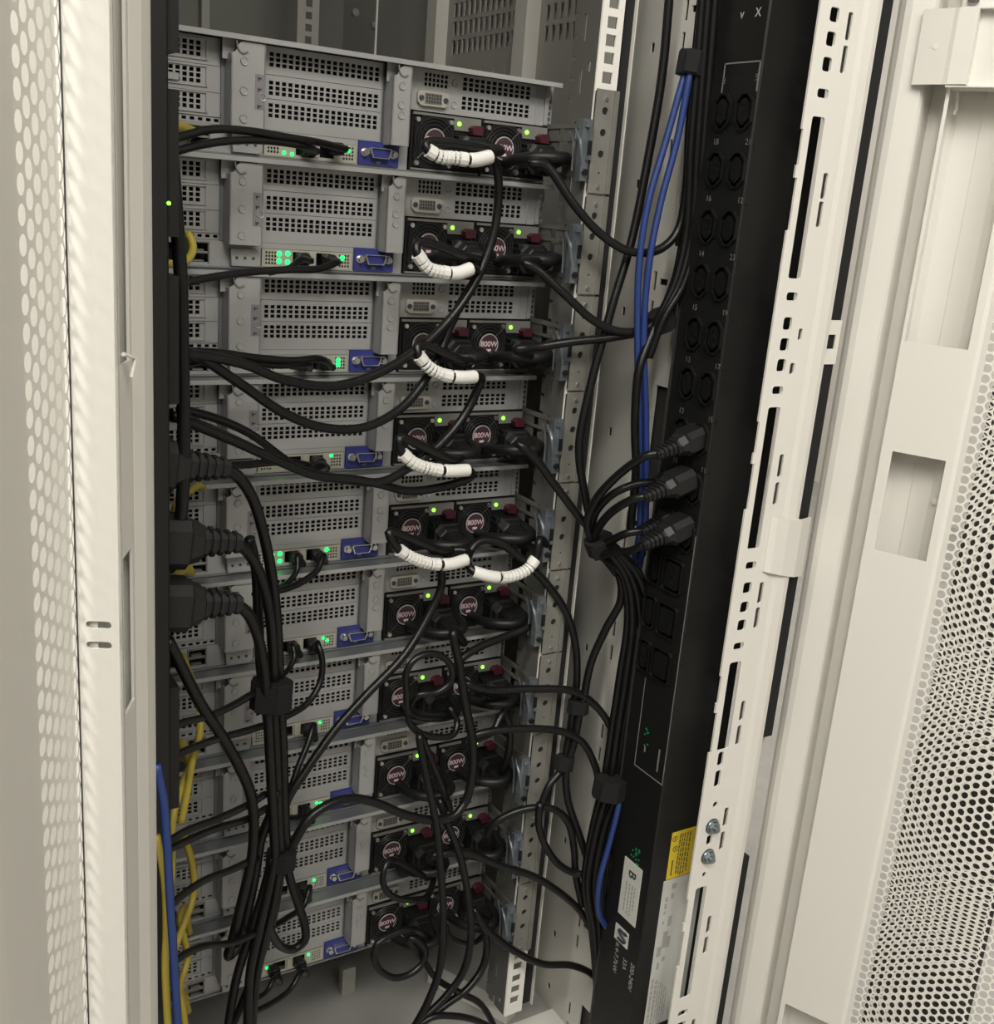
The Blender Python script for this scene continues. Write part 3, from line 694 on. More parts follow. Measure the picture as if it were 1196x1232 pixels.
# B sticker, logo, ratings
mb = MB(); mb.box(.3752, .376, -.1775, -.1490, -.8065, -.7390); st = pp(mb.build('letter_sticker', 'paper'))
text_mesh('B', .016, 'ink', 'letter_print', lambda a, b, d: Vector((.3752-d, -.1635 - b, -.7525 - a)), st, bold=.0003)
mb = MB(); random.seed(2)
for j, (y, L) in enumerate(((-.1570, .033), (-.1620, .036), (-.1665, .034), (-.1705, .026))):
    z = -.7640
    while z > -.7640 - L: 
        w = .002 + .003*random.random(); mb.box(.3750, .3752, y-.0008, y+.0008, z-w, z); z -= w + .0012
mb.build('small_print', 'greyink', st)
mb = MB(); mb.box(.3755, .376, -.1700, -.1478, -.8385, -.8200); lg = pp(mb.build('maker_logo', 'paper'))
mb = MB()                                    # dark S-shaped arrow on its pale square
pts = [Vector((.3753, y, z)) for y, z in ((-.1540, -.8345), (-.1635, -.8345), (-.1660, -.8315), (-.1605, -.8292), (-.1560, -.8272), (-.1545, -.8245), (-.1660, -.8240))]
cr = catmull(pts, .0008); rr = [.0016]*len(cr); tube(mb, cr, rr, 6)
mb.prism([(-.1640, -.8212), (-.1640, -.8262), (-.1690, -.8236)], lambda a, b, d: (d, a, b), .3750, .3755)
mb.build('logo_mark', 'ink', lg)
for tx, y, z in (('200-240V', -.1815, -.8640), ('32A', -.1690, -.8570), ('6.4-7.7kW', -.1545, -.8590)):
    o = text_mesh(tx, .0085, 'print', 'rating_print', lambda a, b, d, y=y, z=z: Vector((.3759-d, y - b, z - a)), pdu); o.matrix_parent_inverse = Matrix.Translation(-PL)
# stickers on the aisle side of the housing
mb = MB(); mb.box(.397, .445, -.1905, -.19, -.7480, -.6935); ws = pp(mb.build('warning_sticker', 'warn'))
mb = MB(); random.seed(6)
for x, z in ((.4015, -.7010), (.4035, -.7130)): mb.ring((x, -.1906, z), (0,-1,0), .003, .0004, 12, 4); mb.box(x-.0004, x+.0004, -.1908, -.1905, z-.0015, z+.0018)
for x in (.4085, .4115, .4145, .4180, .4215):
    z = -.697
    while z > -.744:
        w = .002 + .004*random.random(); mb.box(x-.0006, x+.0006, -.1907, -.1905, z-w, z); z -= w + .0012
mb.box(.4015, .4030, -.1907, -.1905, -.744, -.726); mb.build('warning_print', 'ink', ws)
mb = MB(); mb.box(.3945, .447, -.1905, -.19, -.9300, -.7490); ss = pp(mb.build('rating_sticker', 'specpaper'))
mb = MB()
for x, z, w, h in ((.4095, -.758, .006, .006), (.4015, -.772, .003, .005), (.4015, -.780, .003, .006), (.4015, -.788, .003, .004), (.409, -.770, .004, .006), (.4015, -.800, .0022, .004), (.410, -.800, .005, .012), (.407, -.822, .006, .02), (.412, -.826, .004, .014),
                   (.401, -.835, .006, .012), (.4085, -.846, .004, .006), (.402, -.853, .003, .008)): mb.box(x-w/2, x+w/2, -.1907, -.1905, z-h/2, z+h/2)
for i, x in enumerate((.3985, .4035, .4075, .4105, .4135, .4165, .4195)):
    z = -.868 - .003*i
    while z > -.925:
        w = .003 + .006*random.random(); mb.box(x-(.0014 if i < 2 else .0006), x+(.0014 if i < 2 else .0006), -.1907, -.1905, z-w, z); z -= w + .0014
mb.build('rating_sticker_print', 'greyink', ss)
for z in [-.04 - .0468*i for i in range(14)]:
    mb = MB(); mb.cyl((.3800, -.19, z), (0,-1,0), .0016, .0008, 10); pp(mb.build('housing_rivet', 'black'))

pdl = thing('power_strip', 'black power strip seen edge-on behind the folded door', 'power strip', (-.13, -.14, -.45))
mb = MB(); pf = [(-.165, -.10), (-.165, -.17), (-.0965, -.17), (-.095, -.1685), (-.095, -.10)]
mb.loft([[(a, b, -1.02) for a, b in pf], [(a, b, .40) for a, b in pf]]); o = mb.build('housing', 'pdu', pdl); o.matrix_parent_inverse = Matrix.Translation(-Vector((-.13, -.14, -.45)))
for z0, z1 in ((.4, .03), (.018, -.028), (-.05, -.14), (-.165, -.25), (-.46, -.56)): 
    mb = MB(); mb.box(-.095, -.0875, -.165, -.118, z1, z0); o = mb.build('outlet_block', 'black', pdl); o.matrix_parent_inverse = Matrix.Translation(-Vector((-.13, -.14, -.45)))
for z in (-.119, -.89):
    mb = MB(); mb.cyl((-.0955, -.1705, z), (0,-1,0), .0013, .001, 8); o = mb.build('status_light', 'led', pdl); o.matrix_parent_inverse = Matrix.Translation(-Vector((-.13, -.14, -.45)))

# ================================================================== cables, cords and ties
# name, material, radius mm, label, group, plugs [(end, w, h, L, dx, dy, dz)], sleeves [(t0, t1)] by point index, points in mm
CABLES = [
('power_cable', 'cord', 4.0, 'black cord with white sleeve under the top server, sagging past the third server', 'cable', 'black power cords of the server supplies', [(0, 'psu', (0, -1, 0))], (3, 7), [(213, -40, -62), (196, -66, -60), (136, -72, -61), (137, -74, -66), (147, -75, -70), (162, -75, -70), (180, -75, -70), (197, -72, -66), (207, -66, -73), (215, -60, -91), (213, -60, -131), (194, -62, -176), (157, -68, -216), (106, -78, -244), (58, -85, -255), (14, -90, -248), (-22, -98, -234), (-64, -112, -225), (-81, -120, -224)]),
('power_cable', 'cord', 4.0, 'black cord with white sleeve under the second server, sagging past the fourth server', 'cable', 'black power cords of the server supplies', [(0, 'psu', (0, -1, 0))], (3, 7), [(213, -40, -151), (190, -66, -150), (134, -72, -139), (132, -76, -148), (143, -76, -159), (158, -76, -162), (172, -76, -162), (185, -74, -158), (198, -62, -161), (201, -56, -168), (188, -56, -189), (178, -56, -211), (165, -60, -239), (132, -70, -275), (91, -80, -291), (52, -86, -289), (14, -92, -274), (-22, -98, -250), (-60, -108, -226), (-78, -116, -220)]),
('power_cable', 'cord', 4.0, 'black cord with white sleeve under the third server, dropping past the fourth server', 'cable', 'black power cords of the server supplies', [(0, 'psu', (0, -1, 0))], (3, 7), [(213, -40, -240), (188, -66, -238), (140, -72, -223), (139, -76, -232), (151, -76, -243), (166, -76, -249), (182, -76, -251), (197, -74, -251), (210, -64, -254), (209, -60, -265), (197, -60, -289), (171, -64, -314), (138, -70, -332), (110, -78, -340), (76, -84, -335), (38, -88, -325), (1, -92, -308), (-35, -100, -289), (-65, -112, -274), (-81, -120, -268)]),
('power_cable', 'cord', 4.0, 'black cord with white sleeve under the fourth server, short dip below its sleeve', 'cable', 'black power cords of the server supplies', [(0, 'psu', (0, -1, 0))], (3, 7), [(213, -40, -329), (186, -66, -328), (127, -72, -304), (130, -74, -317), (141, -76, -326), (158, -76, -332), (176, -76, -335), (197, -74, -336), (206, -66, -344), (198, -62, -350), (175, -62, -354), (143, -66, -354), (107, -78, -342), (79, -86, -334), (43, -92, -327), (6, -98, -310), (-30, -104, -292), (-74, -116, -271)]),
('power_cable', 'cord', 4.0, 'black cord with white sleeve under the fifth server, long diagonal down to the tied bundle', 'cable', 'black power cords of the server supplies', [(0, 'psu', (0, -1, 0))], (3, 7), [(213, -40, -418), (186, -64, -416), (121, -74, -388), (130, -78, -404), (144, -78, -413), (162, -78, -420), (182, -78, -423), (202, -74, -422), (209, -66, -418), (199, -58, -418), (188, -56, -432), (188, -56, -454), (176, -58, -479), (150, -64, -513), (109, -70, -545), (76, -76, -572), (46, -84, -603), (29, -88, -624), (22, -88, -654)]),
('power_cable', 'cord', 4.0, 'second black cord with white sleeve under the fifth server, joining the clipped cords', 'cable', 'black power cords of the server supplies', [(0, 'psu', (0, -1, 0))], (3, 7), [(284, -40, -418), (300, -64, -425), (280, -78, -408), (276, -80, -427), (267, -80, -437), (247, -80, -442), (226, -80, -439), (210, -76, -434), (208, -66, -426), (222, -60, -411), (242, -62, -412), (266, -70, -429), (291, -76, -452), (319, -80, -488), (333, -82, -523), (338, -84, -560), (336, -86, -591), (334, -86, -628), (328, -88, -660), (313, -90, -674), (303, -92, -695)]),
('power_cable', 'cord', 4.0, 'black cord from the top server dropping across the rail to the side panel', 'cable', 'black power cords of the server supplies', [(0, 'psu', (0, -1, 0))], None, [(284, -40, -62), (235, -78, -68), (247, -80, -68), (272, -92, -98), (296, -100, -120), (324, -108, -134), (354, -112, -132), (373, -114, -115), (377, -114, -76), (374, -112, -23), (373, -110, 38), (373, -108, 88)]),
('power_cable', 'cord', 4.0, 'black cord from the second server dropping to the side bundle tie', 'cable', 'black power cords of the server supplies', [(0, 'psu', (0, -1, 0))], None, [(284, -40, -151), (238, -76, -151), (247, -80, -155), (273, -92, -176), (301, -100, -197), (329, -106, -206), (358, -110, -200), (376, -112, -167), (381, -114, -122), (382, -113, -43), (379, -112, 18), (376, -110, 88)]),
('power_cable', 'cord', 4.0, 'black cord from the third server running level to the side bundle tie', 'cable', 'black power cords of the server supplies', [(0, 'psu', (0, -1, 0))], None, [(284, -40, -240), (235, -80, -226), (258, -82, -223), (286, -92, -217), (325, -102, -211), (362, -108, -200), (383, -112, -163), (388, -113, -115), (389, -113, -43), (386, -112, 19), (383, -110, 89)]),
('power_cable', 'cord', 4.0, 'black cord from the fourth server slanting down to the knot of side cords', 'cable', 'black power cords of the server supplies', [(0, 'psu', (0, -1, 0))], None, [(284, -40, -329), (246, -80, -313), (259, -84, -323), (280, -90, -348), (301, -98, -374), (322, -104, -397), (344, -108, -421), (367, -112, -450)]),
('power_cable', 'cord', 4.0, 'black cord behind the long slanting one, hanging from the side bundle tie to the knot', 'cable', 'black power cords of the server supplies', [], None, [(360, -118, -193), (349, -120, -216), (341, -122, -238), (342, -123, -280), (350, -124, -336), (353, -122, -394)]),
('power_cable', 'cord', 4.0, 'long black cord slanting from the frame top down the pale side panel to the knot', 'cable', 'black cords beside the rail', [], None, [(351, -92, 86), (353, -92, 16), (348, -92, -54), (338, -94, -126), (322, -96, -187), (304, -98, -269), (299, -100, -315), (310, -102, -359), (326, -104, -401), (359, -106, -444), (365, -106, -471), (354, -102, -501), (343, -98, -538), (342, -94, -577), (340, -92, -600), (337, -92, -631), (331, -92, -658), (335, -94, -692), (353, -98, -738), (367, -102, -776), (380, -104, -820)]),
('power_cable', 'cord', 4.0, 'black cord in the topmost plugged outlet of the long power strip', 'cable', 'cords plugged into the long power strip', [(0, 'pdu', (-1, 0, -0.32))], None, [(334, -172, -304), (325, -168, -306), (314, -150, -324), (304, -128, -356), (309, -112, -386), (325, -106, -409), (356, -106, -442)]),
('power_cable', 'cord', 4.0, 'black cord curving in just below the topmost plug of the long power strip', 'cable', 'cords plugged into the long power strip', [(0, 'pdu', (-1, 0, -0.32))], None, [(358, -146, -339), (338, -140, -341), (320, -128, -354), (315, -112, -380), (327, -106, -405), (360, -108, -442)]),
('power_cable', 'cord', 4.0, 'black cord in the middle plug of the long power strip', 'cable', 'cords plugged into the long power strip', [(0, 'pdu', (-1, 0, -0.32))], None, [(326, -172, -343), (318, -166, -346), (311, -150, -359), (315, -124, -383), (323, -108, -404), (363, -110, -441)]),
('power_cable', 'cord', 4.0, 'black cord bundled between the middle and lowest plugs of the long power strip', 'cable', 'cords plugged into the long power strip', [(0, 'pdu', (-1, 0, -0.32))], None, [(350, -146, -385), (335, -140, -388), (330, -124, -400), (329, -110, -412), (369, -112, -450)]),
('power_cable', 'cord', 4.0, 'black cord in the lowest plug of the long power strip', 'cable', 'cords plugged into the long power strip', [(0, 'pdu', (-1, 0, -0.32))], None, [(331, -172, -388), (326, -160, -398), (329, -130, -409), (328, -114, -418), (368, -112, -443), (380, -112, -469)]),
('power_cable', 'cord', 3.8, 'outermost black cord of the upright bundle beside the long power strip', 'cable', 'black cords in the vertical bundles', [], None, [(330, -108, -409), (357, -112, -440), (371, -112, -485), (370, -112, -558), (368, -112, -613), (366, -112, -670), (358, -112, -727), (356, -112, -787), (374, -112, -855), (389, -112, -925), (404, -112, -1010)]),
('power_cable', 'cord', 3.8, 'second black cord of the upright bundle beside the long power strip', 'cable', 'black cords in the vertical bundles', [], None, [(332, -108, -409), (356, -118, -438), (372, -118, -483), (373, -118, -556), (371, -118, -611), (369, -118, -668), (359, -118, -724), (356, -118, -784), (373, -118, -851), (387, -118, -920), (401, -118, -1004)]),
('power_cable', 'cord', 3.8, 'third black cord of the upright bundle beside the long power strip', 'cable', 'black cords in the vertical bundles', [], None, [(335, -108, -409), (362, -115, -440), (380, -115, -485), (383, -115, -558), (381, -115, -614), (379, -115, -671), (366, -115, -728), (363, -115, -787), (379, -115, -855), (392, -115, -924), (406, -115, -1008)]),
('power_cable', 'cord', 3.8, 'fourth black cord of the upright bundle beside the long power strip', 'cable', 'black cords in the vertical bundles', [], None, [(337, -108, -409), (361, -120, -438), (380, -120, -483), (386, -120, -556), (384, -120, -612), (382, -120, -669), (367, -120, -724), (363, -120, -784), (378, -120, -851), (389, -120, -919), (404, -120, -1003)]),
('power_cable', 'cord', 3.8, 'fifth black cord of the upright bundle beside the long power strip', 'cable', 'black cords in the vertical bundles', [], None, [(340, -108, -410), (367, -118, -439), (388, -118, -485), (396, -118, -559), (395, -118, -616), (392, -118, -673), (375, -118, -728), (370, -118, -787), (384, -118, -854), (394, -118, -922), (409, -118, -1007)]),
('power_cable', 'cord', 3.8, 'sixth black cord of the upright bundle beside the long power strip', 'cable', 'black cords in the vertical bundles', [], None, [(342, -108, -410), (366, -124, -437), (389, -124, -483), (399, -124, -557), (398, -124, -614), (395, -124, -670), (376, -124, -725), (370, -124, -784), (383, -124, -850), (392, -124, -918), (406, -124, -1001)]),
('power_cable', 'cord', 3.8, 'innermost black cord of the upright bundle beside the long power strip', 'cable', 'black cords in the vertical bundles', [], None, [(345, -108, -410), (372, -121, -438), (397, -121, -485), (409, -121, -560), (409, -121, -617), (405, -121, -674), (383, -121, -728), (377, -121, -787), (389, -121, -854), (396, -121, -921), (411, -121, -1005)]),
('power_cable', 'cord', 3.6, 'outer black cord falling from the frame top past the blue cables', 'cable', 'black cords in the vertical bundles', [], None, [(360, -124, 84), (364, -124, 23), (368, -124, -44), (375, -124, -115), (369, -124, -159), (358, -120, -193), (351, -116, -228)]),
('power_cable', 'cord', 3.6, 'middle black cord falling from the frame top past the blue cables', 'cable', 'black cords in the vertical bundles', [], None, [(364, -127, 84), (368, -127, 23), (373, -127, -44), (379, -127, -114), (372, -127, -158), (359, -123, -192), (351, -119, -227)]),
('power_cable', 'cord', 3.6, 'inner black cord falling from the frame top past the blue cables', 'cable', 'black cords in the vertical bundles', [], None, [(369, -130, 85), (373, -130, 24), (377, -130, -44), (382, -130, -114), (375, -130, -158), (359, -126, -192), (351, -122, -227)]),
('network_cable', 'blue', 3.1, 'blue cable hanging in front of its twin beside the side panel', 'cable', 'blue patch cables', [], None, [(360, -118, 28), (356, -118, 13), (347, -116, -36), (336, -114, -93), (334, -114, -146), (343, -114, -220), (357, -114, -298), (373, -112, -399), (378, -102, -446), (384, -98, -492), (390, -98, -595), (388, -98, -643)]),
('network_cable', 'blue', 3.1, 'blue cable hanging behind its twin, nearer the power strip', 'cable', 'blue patch cables', [], None, [(359, -124, 27), (357, -124, 13), (354, -122, -36), (345, -120, -92), (340, -120, -146), (345, -118, -205), (359, -118, -282), (375, -118, -397), (385, -104, -446), (390, -98, -493), (394, -98, -596), (387, -104, -655), (376, -124, -671), (371, -134, -684), (364, -136, -724), (356, -136, -772), (361, -134, -810), (380, -130, -842), (395, -126, -868)]),
('network_cable', 'blue', 3.2, 'blue cable running down beside the yellow cables', 'cable', 'blue patch cables', [], None, [(-113, -200, -500), (-108, -200, -531), (-106, -200, -562), (-104, -200, -611), (-101, -200, -670), (-98, -200, -736)]),
('power_cable', 'cord', 4.0, 'black cord running level from the seventh server to the side bundle', 'cable', 'black power cords of the server supplies', [(0, 'psu', (0, -1, 0))], None, [(284, -40, -595), (211, -76, -548), (238, -78, -559), (284, -84, -563), (329, -92, -570), (354, -98, -587), (370, -108, -611), (383, -112, -645)]),
('power_cable', 'cord', 4.0, 'black cord looping from the eighth server supply to the side bundle', 'cable', 'black power cords of the server supplies', [(0, 'psu', (0, -1, 0))], None, [(284, -40, -684), (279, -60, -644), (272, -66, -607), (264, -66, -594), (249, -72, -609), (217, -74, -613), (228, -78, -605), (268, -84, -604), (319, -92, -613), (342, -98, -626), (358, -104, -653), (364, -110, -680)]),
('power_cable', 'cord', 4.0, 'black cord looping from the ninth server supply over the pale side panel', 'cable', 'black power cords of the server supplies', [(0, 'psu', (0, -1, 0))], None, [(284, -40, -773), (258, -70, -721), (274, -78, -706), (297, -86, -699), (322, -92, -704), (338, -96, -721), (348, -98, -753), (354, -98, -785), (365, -102, -827)]),
('power_cable', 'cord', 4.0, 'black cord making a hanging loop over the side panel bolts', 'cable', 'black power cords of the server supplies', [], None, [(302, -92, -691), (301, -94, -713), (311, -96, -741), (332, -98, -770), (350, -102, -782), (361, -108, -783)]),
('power_cable', 'cord', 4.0, 'black cord from the ninth server slanting down to the side bundle', 'cable', 'black power cords of the server supplies', [(0, 'psu', (0, -1, 0))], None, [(213, -40, -773), (189, -74, -734), (224, -80, -736), (263, -84, -759), (304, -90, -780), (336, -96, -805), (362, -102, -832), (377, -108, -857)]),
('power_cable', 'cord', 4.0, 'black cord from the bottom server crossing the bare rail end', 'cable', 'black power cords of the server supplies', [(0, 'psu', (0, -1, 0))], None, [(284, -40, -862), (243, -76, -812), (258, -80, -837), (274, -82, -855), (300, -88, -878), (327, -94, -895), (363, -100, -905), (391, -106, -925), (401, -112, -952)]),
('power_cable', 'cord', 4.4, 'thick black cord rising from the tied bundle to the sixth server supply', 'cable', 'black power cords of the server supplies', [(0, 'psu', (0, -1, 0))], None, [(213, -40, -506), (214, -62, -512), (194, -74, -493), (201, -78, -526), (211, -80, -571), (220, -82, -607), (222, -84, -643), (215, -86, -673), (201, -88, -684), (178, -88, -682), (150, -88, -670), (114, -88, -647), (88, -90, -636), (66, -92, -636), (48, -94, -644), (33, -96, -664), (24, -98, -682)]),
('power_cable', 'cord', 4.0, 'black cord from the sixth server second supply bending over the seventh vents', 'cable', 'black power cords of the server supplies', [(0, 'psu', (0, -1, 0))], None, [(284, -40, -506), (288, -60, -506), (267, -62, -511), (230, -66, -517), (205, -70, -527), (199, -72, -546)]),
('power_cable', 'cord', 3.4, 'black cord ring hanging over the seventh server supply', 'cable', 'black power cords of the server supplies', [(0, 'psu', (0, -1, 0))], None, [(213, -40, -595), (200, -60, -590), (154, -74, -570), (145, -80, -542), (143, -82, -522), (152, -82, -510), (169, -82, -508), (185, -82, -517), (192, -82, -532), (189, -82, -543), (176, -80, -550), (161, -78, -550), (156, -72, -560), (155, -70, -579), (164, -72, -592), (184, -74, -601), (204, -72, -603), (211, -66, -593), (204, -60, -579)]),
('power_cable', 'cord', 4.0, 'black cord from the eighth server falling with a bright edge to the floor', 'cable', 'black power cords of the server supplies', [(0, 'psu', (0, -1, 0))], None, [(213, -40, -684), (210, -66, -690), (162, -80, -592), (165, -84, -614), (171, -90, -646), (180, -92, -683), (190, -92, -742), (197, -92, -802), (197, -92, -857), (186, -92, -894), (165, -92, -932)]),
('power_cable', 'cord', 4.0, 'black cord falling beside the bright-edged one and curving back at the floor', 'cable', 'black power cords of the server supplies', [], None, [(194, -70, -672), (199, -78, -692), (216, -82, -735), (228, -86, -786), (234, -88, -837), (228, -88, -876), (208, -88, -900), (180, -88, -920), (167, -88, -936)]),
('power_cable', 'cord', 3.4, 'black cord loop under the ninth server supply', 'cable', 'black power cords of the server supplies', [], None, [(200, -50, -778), (145, -66, -732), (136, -72, -744), (140, -74, -760), (154, -74, -773), (175, -72, -782), (193, -62, -790), (206, -50, -786), (226, -8, -790)]),
('power_cable', 'cord', 3.6, 'black cord ring under the bottom server running on across the floor', 'cable', 'black power cords of the server supplies', [(0, 'psu', (0, -1, 0))], None, [(213, -40, -862), (167, -76, -811), (146, -78, -810), (130, -80, -814), (127, -80, -827), (134, -80, -845), (151, -80, -861), (169, -80, -863), (183, -80, -855), (187, -78, -842), (180, -74, -831), (171, -70, -827), (184, -72, -850), (204, -76, -884), (230, -80, -907), (258, -82, -931), (284, -84, -980)]),
('power_cable', 'cord', 4.0, 'thick black cord curving from the bottom server second supply to the floor', 'cable', 'black power cords of the server supplies', [], None, [(285, -40, -868), (263, -66, -841), (266, -72, -869), (260, -76, -890), (240, -80, -907), (213, -82, -916), (180, -82, -933)]),
('power_cable', 'cord', 3.0, 'thin black cord arc under the bottom server', 'cable', 'black power cords of the server supplies', [], None, [(225, -50, -842), (227, -56, -852), (241, -60, -863), (260, -58, -870), (276, -52, -867)]),
('power_cable', 'cord', 3.6, 'black cord lying flat along the floor edge of the picture', 'cable', 'black power cords of the server supplies', [], None, [(175, -90, -923), (192, -92, -915), (216, -94, -921), (243, -94, -936), (276, -94, -963)]),
('network_cable', 'cord', 3.0, 'upper black cable into the top server lights', 'cable', 'black network cables on the server ports', [(0, 'net', (0, -1, 0))], None, [(86, -26, -70), (57, -44, -68), (24, -58, -67), (-10, -70, -66), (-41, -82, -68), (-62, -92, -74), (-80, -100, -80)]),
('network_cable', 'cord', 3.0, 'lower black cable into the top server lights', 'cable', 'black network cables on the server ports', [(0, 'net', (0, -1, 0))], None, [(62, -24, -74), (46, -46, -72), (13, -60, -71), (-16, -72, -73), (-44, -82, -78), (-65, -92, -84), (-80, -100, -89)]),
('network_cable', 'cord', 3.0, 'black cable from the second server ports, first to leave towards the yellow loop', 'cable', 'black network cables on the server ports', [(0, 'net', (0, -1, 0))], None, [(83, -26, -161), (76, -42, -160), (57, -52, -165), (24, -64, -166), (-9, -74, -168), (-41, -84, -172), (-62, -92, -176), (-79, -102, -181)]),
('network_cable', 'cord', 2.6, 'short black cable bent over the second server green lights', 'cable', 'black network cables on the server ports', [(0, 'net', (0, -1, 0))], None, [(60, -24, -161), (45, -40, -159), (34, -48, -165), (12, -60, -169)]),
('network_cable', 'cord', 3.0, 'black cable from the third server ports, upper of its pair', 'cable', 'black network cables on the server ports', [(0, 'net', (0, -1, 0))], None, [(82, -26, -250), (62, -48, -239), (32, -60, -238), (-1, -72, -234), (-34, -84, -228), (-63, -98, -225), (-82, -110, -225)]),
('network_cable', 'cord', 3.0, 'black cable from the third server ports, lower of its pair', 'cable', 'black network cables on the server ports', [(0, 'net', (0, -1, 0))], None, [(62, -24, -251), (51, -48, -243), (21, -60, -242), (-11, -72, -237), (-40, -84, -233), (-70, -100, -235)]),
('network_cable', 'cord', 3.6, 'black cable drooping from the fourth server ports past the green glow', 'cable', 'black network cables on the server ports', [(0, 'net', (0, -1, 0))], None, [(80, -26, -339), (67, -44, -332), (48, -54, -333), (24, -66, -317), (-8, -78, -293), (-38, -88, -278), (-71, -104, -266)]),
('network_cable', 'cord', 2.6, 'green-lit black cable looping from the fifth server ports', 'cable', 'black network cables on the server ports', [(0, 'net', (0, -1, 0))], None, [(62, -24, -428), (50, -40, -413), (48, -46, -424), (37, -54, -432), (16, -66, -434), (-1, -74, -431)]),
('network_cable', 'cord', 3.0, 'black cable hooking down from the fifth server second port', 'cable', 'black network cables on the server ports', [(0, 'net', (0, -1, 0))], None, [(83, -24, -428), (74, -40, -416), (66, -48, -426), (45, -58, -433), (23, -68, -433), (2, -76, -431)]),
('network_cable', 'cord', 2.6, 'green-lit black cable looping from the sixth server ports', 'cable', 'black network cables on the server ports', [(0, 'net', (0, -1, 0))], None, [(62, -24, -517), (48, -40, -498), (48, -46, -507), (39, -54, -515), (26, -66, -515)]),
('network_cable', 'cord', 3.0, 'black cable hooking down over the seventh server vents', 'cable', 'black network cables on the server ports', [(0, 'net', (0, -1, 0))], None, [(82, -24, -517), (72, -40, -500), (74, -48, -514), (70, -54, -533), (55, -62, -547), (27, -76, -550)]),
('network_cable', 'cord', 3.0, 'black cable from the seventh server ports into the tied bundle', 'cable', 'black network cables on the server ports', [(0, 'net', (0, -1, 0))], None, [(80, -24, -606), (71, -40, -582), (64, -48, -592), (48, -62, -611), (37, -74, -624)]),
('network_cable', 'cord', 3.0, 'black cable from the eighth server ports behind the tied bundle', 'cable', 'black network cables on the server ports', [(0, 'net', (0, -1, 0))], None, [(80, -24, -695), (65, -40, -668), (58, -46, -672), (35, -62, -660), (18, -76, -660)]),
('network_cable', 'cord', 3.0, 'black cable from the ninth server ports hooking back behind the bundle', 'cable', 'black network cables on the server ports', [(0, 'net', (0, -1, 0))], None, [(80, -24, -784), (73, -40, -758), (65, -48, -770), (43, -60, -770), (17, -74, -766)]),
('network_cable', 'cord', 3.0, 'black cable hooking down from the bottom server ports', 'cable', 'black network cables on the server ports', [(0, 'net', (0, -1, 0))], None, [(80, -24, -873), (66, -42, -853), (53, -50, -862), (28, -62, -861), (-1, -74, -854)]),
('network_cable', 'cord', 2.6, 'green-lit black cable under the bottom server', 'cable', 'black network cables on the server ports', [(0, 'net', (0, -1, 0))], None, [(52, -24, -873), (38, -42, -851), (30, -48, -857), (8, -60, -853)]),
('power_cable', 'cord', 4.8, 'thick upright black cord hanging in front of the folded door edge', 'cable', 'black cords from the edge-on power strip', [], None, [(-91, -150, -66), (-88, -150, -91), (-85, -150, -127), (-82, -150, -170), (-81, -150, -221), (-80, -150, -273), (-81, -149, -328), (-82, -140, -359)]),
('power_cable', 'cord', 4.6, 'black cord from the uppermost big plug arching down to the bundle tie', 'cable', 'black cords from the edge-on power strip', [(0, 'big', (1, 0, -0.12))], None, [(-50, -140, -303), (-38, -138, -310), (-24, -132, -329), (-10, -122, -365), (2, -112, -411), (10, -104, -462), (15, -98, -510), (20, -96, -567), (24, -94, -634), (28, -94, -682)]),
('power_cable', 'cord', 4.6, 'black cord from the middle big plug arching down to the bundle tie', 'cable', 'black cords from the edge-on power strip', [(0, 'big', (1, 0, -0.12))], None, [(-40, -140, -361), (-28, -136, -371), (-14, -128, -396), (-1, -116, -438), (6, -106, -483), (9, -102, -523), (14, -100, -588), (18, -98, -647), (21, -98, -677)]),
('power_cable', 'cord', 4.6, 'black cord from the lowest big plug arching down to the bundle tie', 'cable', 'black cords from the edge-on power strip', [(0, 'big', (1, 0, -0.12))], None, [(-39, -140, -410), (-28, -136, -420), (-16, -128, -444), (-5, -116, -484), (1, -108, -519), (7, -104, -584), (12, -102, -643), (14, -102, -673)]),
('power_cable', 'cord', 4.4, 'upright black cord behind the arching ones of the tied bundle', 'cable', 'black cords in the vertical bundles', [], None, [(-13, -96, -374), (-6, -92, -399), (-2, -90, -444), (0, -92, -488), (5, -94, -526), (12, -92, -592), (20, -90, -682)]),
('power_cable', 'cord', 4.6, 'black cord hanging from the lowest big plug in a long bend to the tie tail', 'cable', 'black cords from the edge-on power strip', [], None, [(-92, -150, -428), (-82, -146, -450), (-63, -136, -492), (-43, -128, -528), (-27, -122, -561), (-15, -116, -592), (-10, -112, -624), (-11, -110, -661), (-19, -108, -706), (-26, -106, -744), (-28, -104, -757), (-18, -100, -754), (-10, -98, -724), (-2, -96, -685), (3, -94, -654), (10, -98, -628), (13, -102, -603)]),
('power_cable', 'cord', 4.2, 'black cord loop hanging below the bundle tie over the bottom vents', 'cable', 'black cords in the vertical bundles', [], None, [(28, -92, -679), (34, -86, -706), (45, -80, -740), (55, -76, -773), (55, -76, -788), (45, -76, -794), (32, -80, -785), (20, -88, -765), (8, -98, -734)]),
('power_cable', 'cord', 4.2, 'black cord from the bundle tie falling straight to the floor', 'cable', 'black cords in the vertical bundles', [], None, [(20, -98, -673), (15, -100, -713), (6, -102, -752), (-2, -104, -792), (-6, -106, -852)]),
('power_cable', 'cord', 4.2, 'black cord from the bundle tie, foremost at the floor', 'cable', 'black cords in the vertical bundles', [], None, [(14, -102, -669), (6, -106, -702), (-2, -108, -737), (-10, -110, -776), (-12, -112, -846)]),
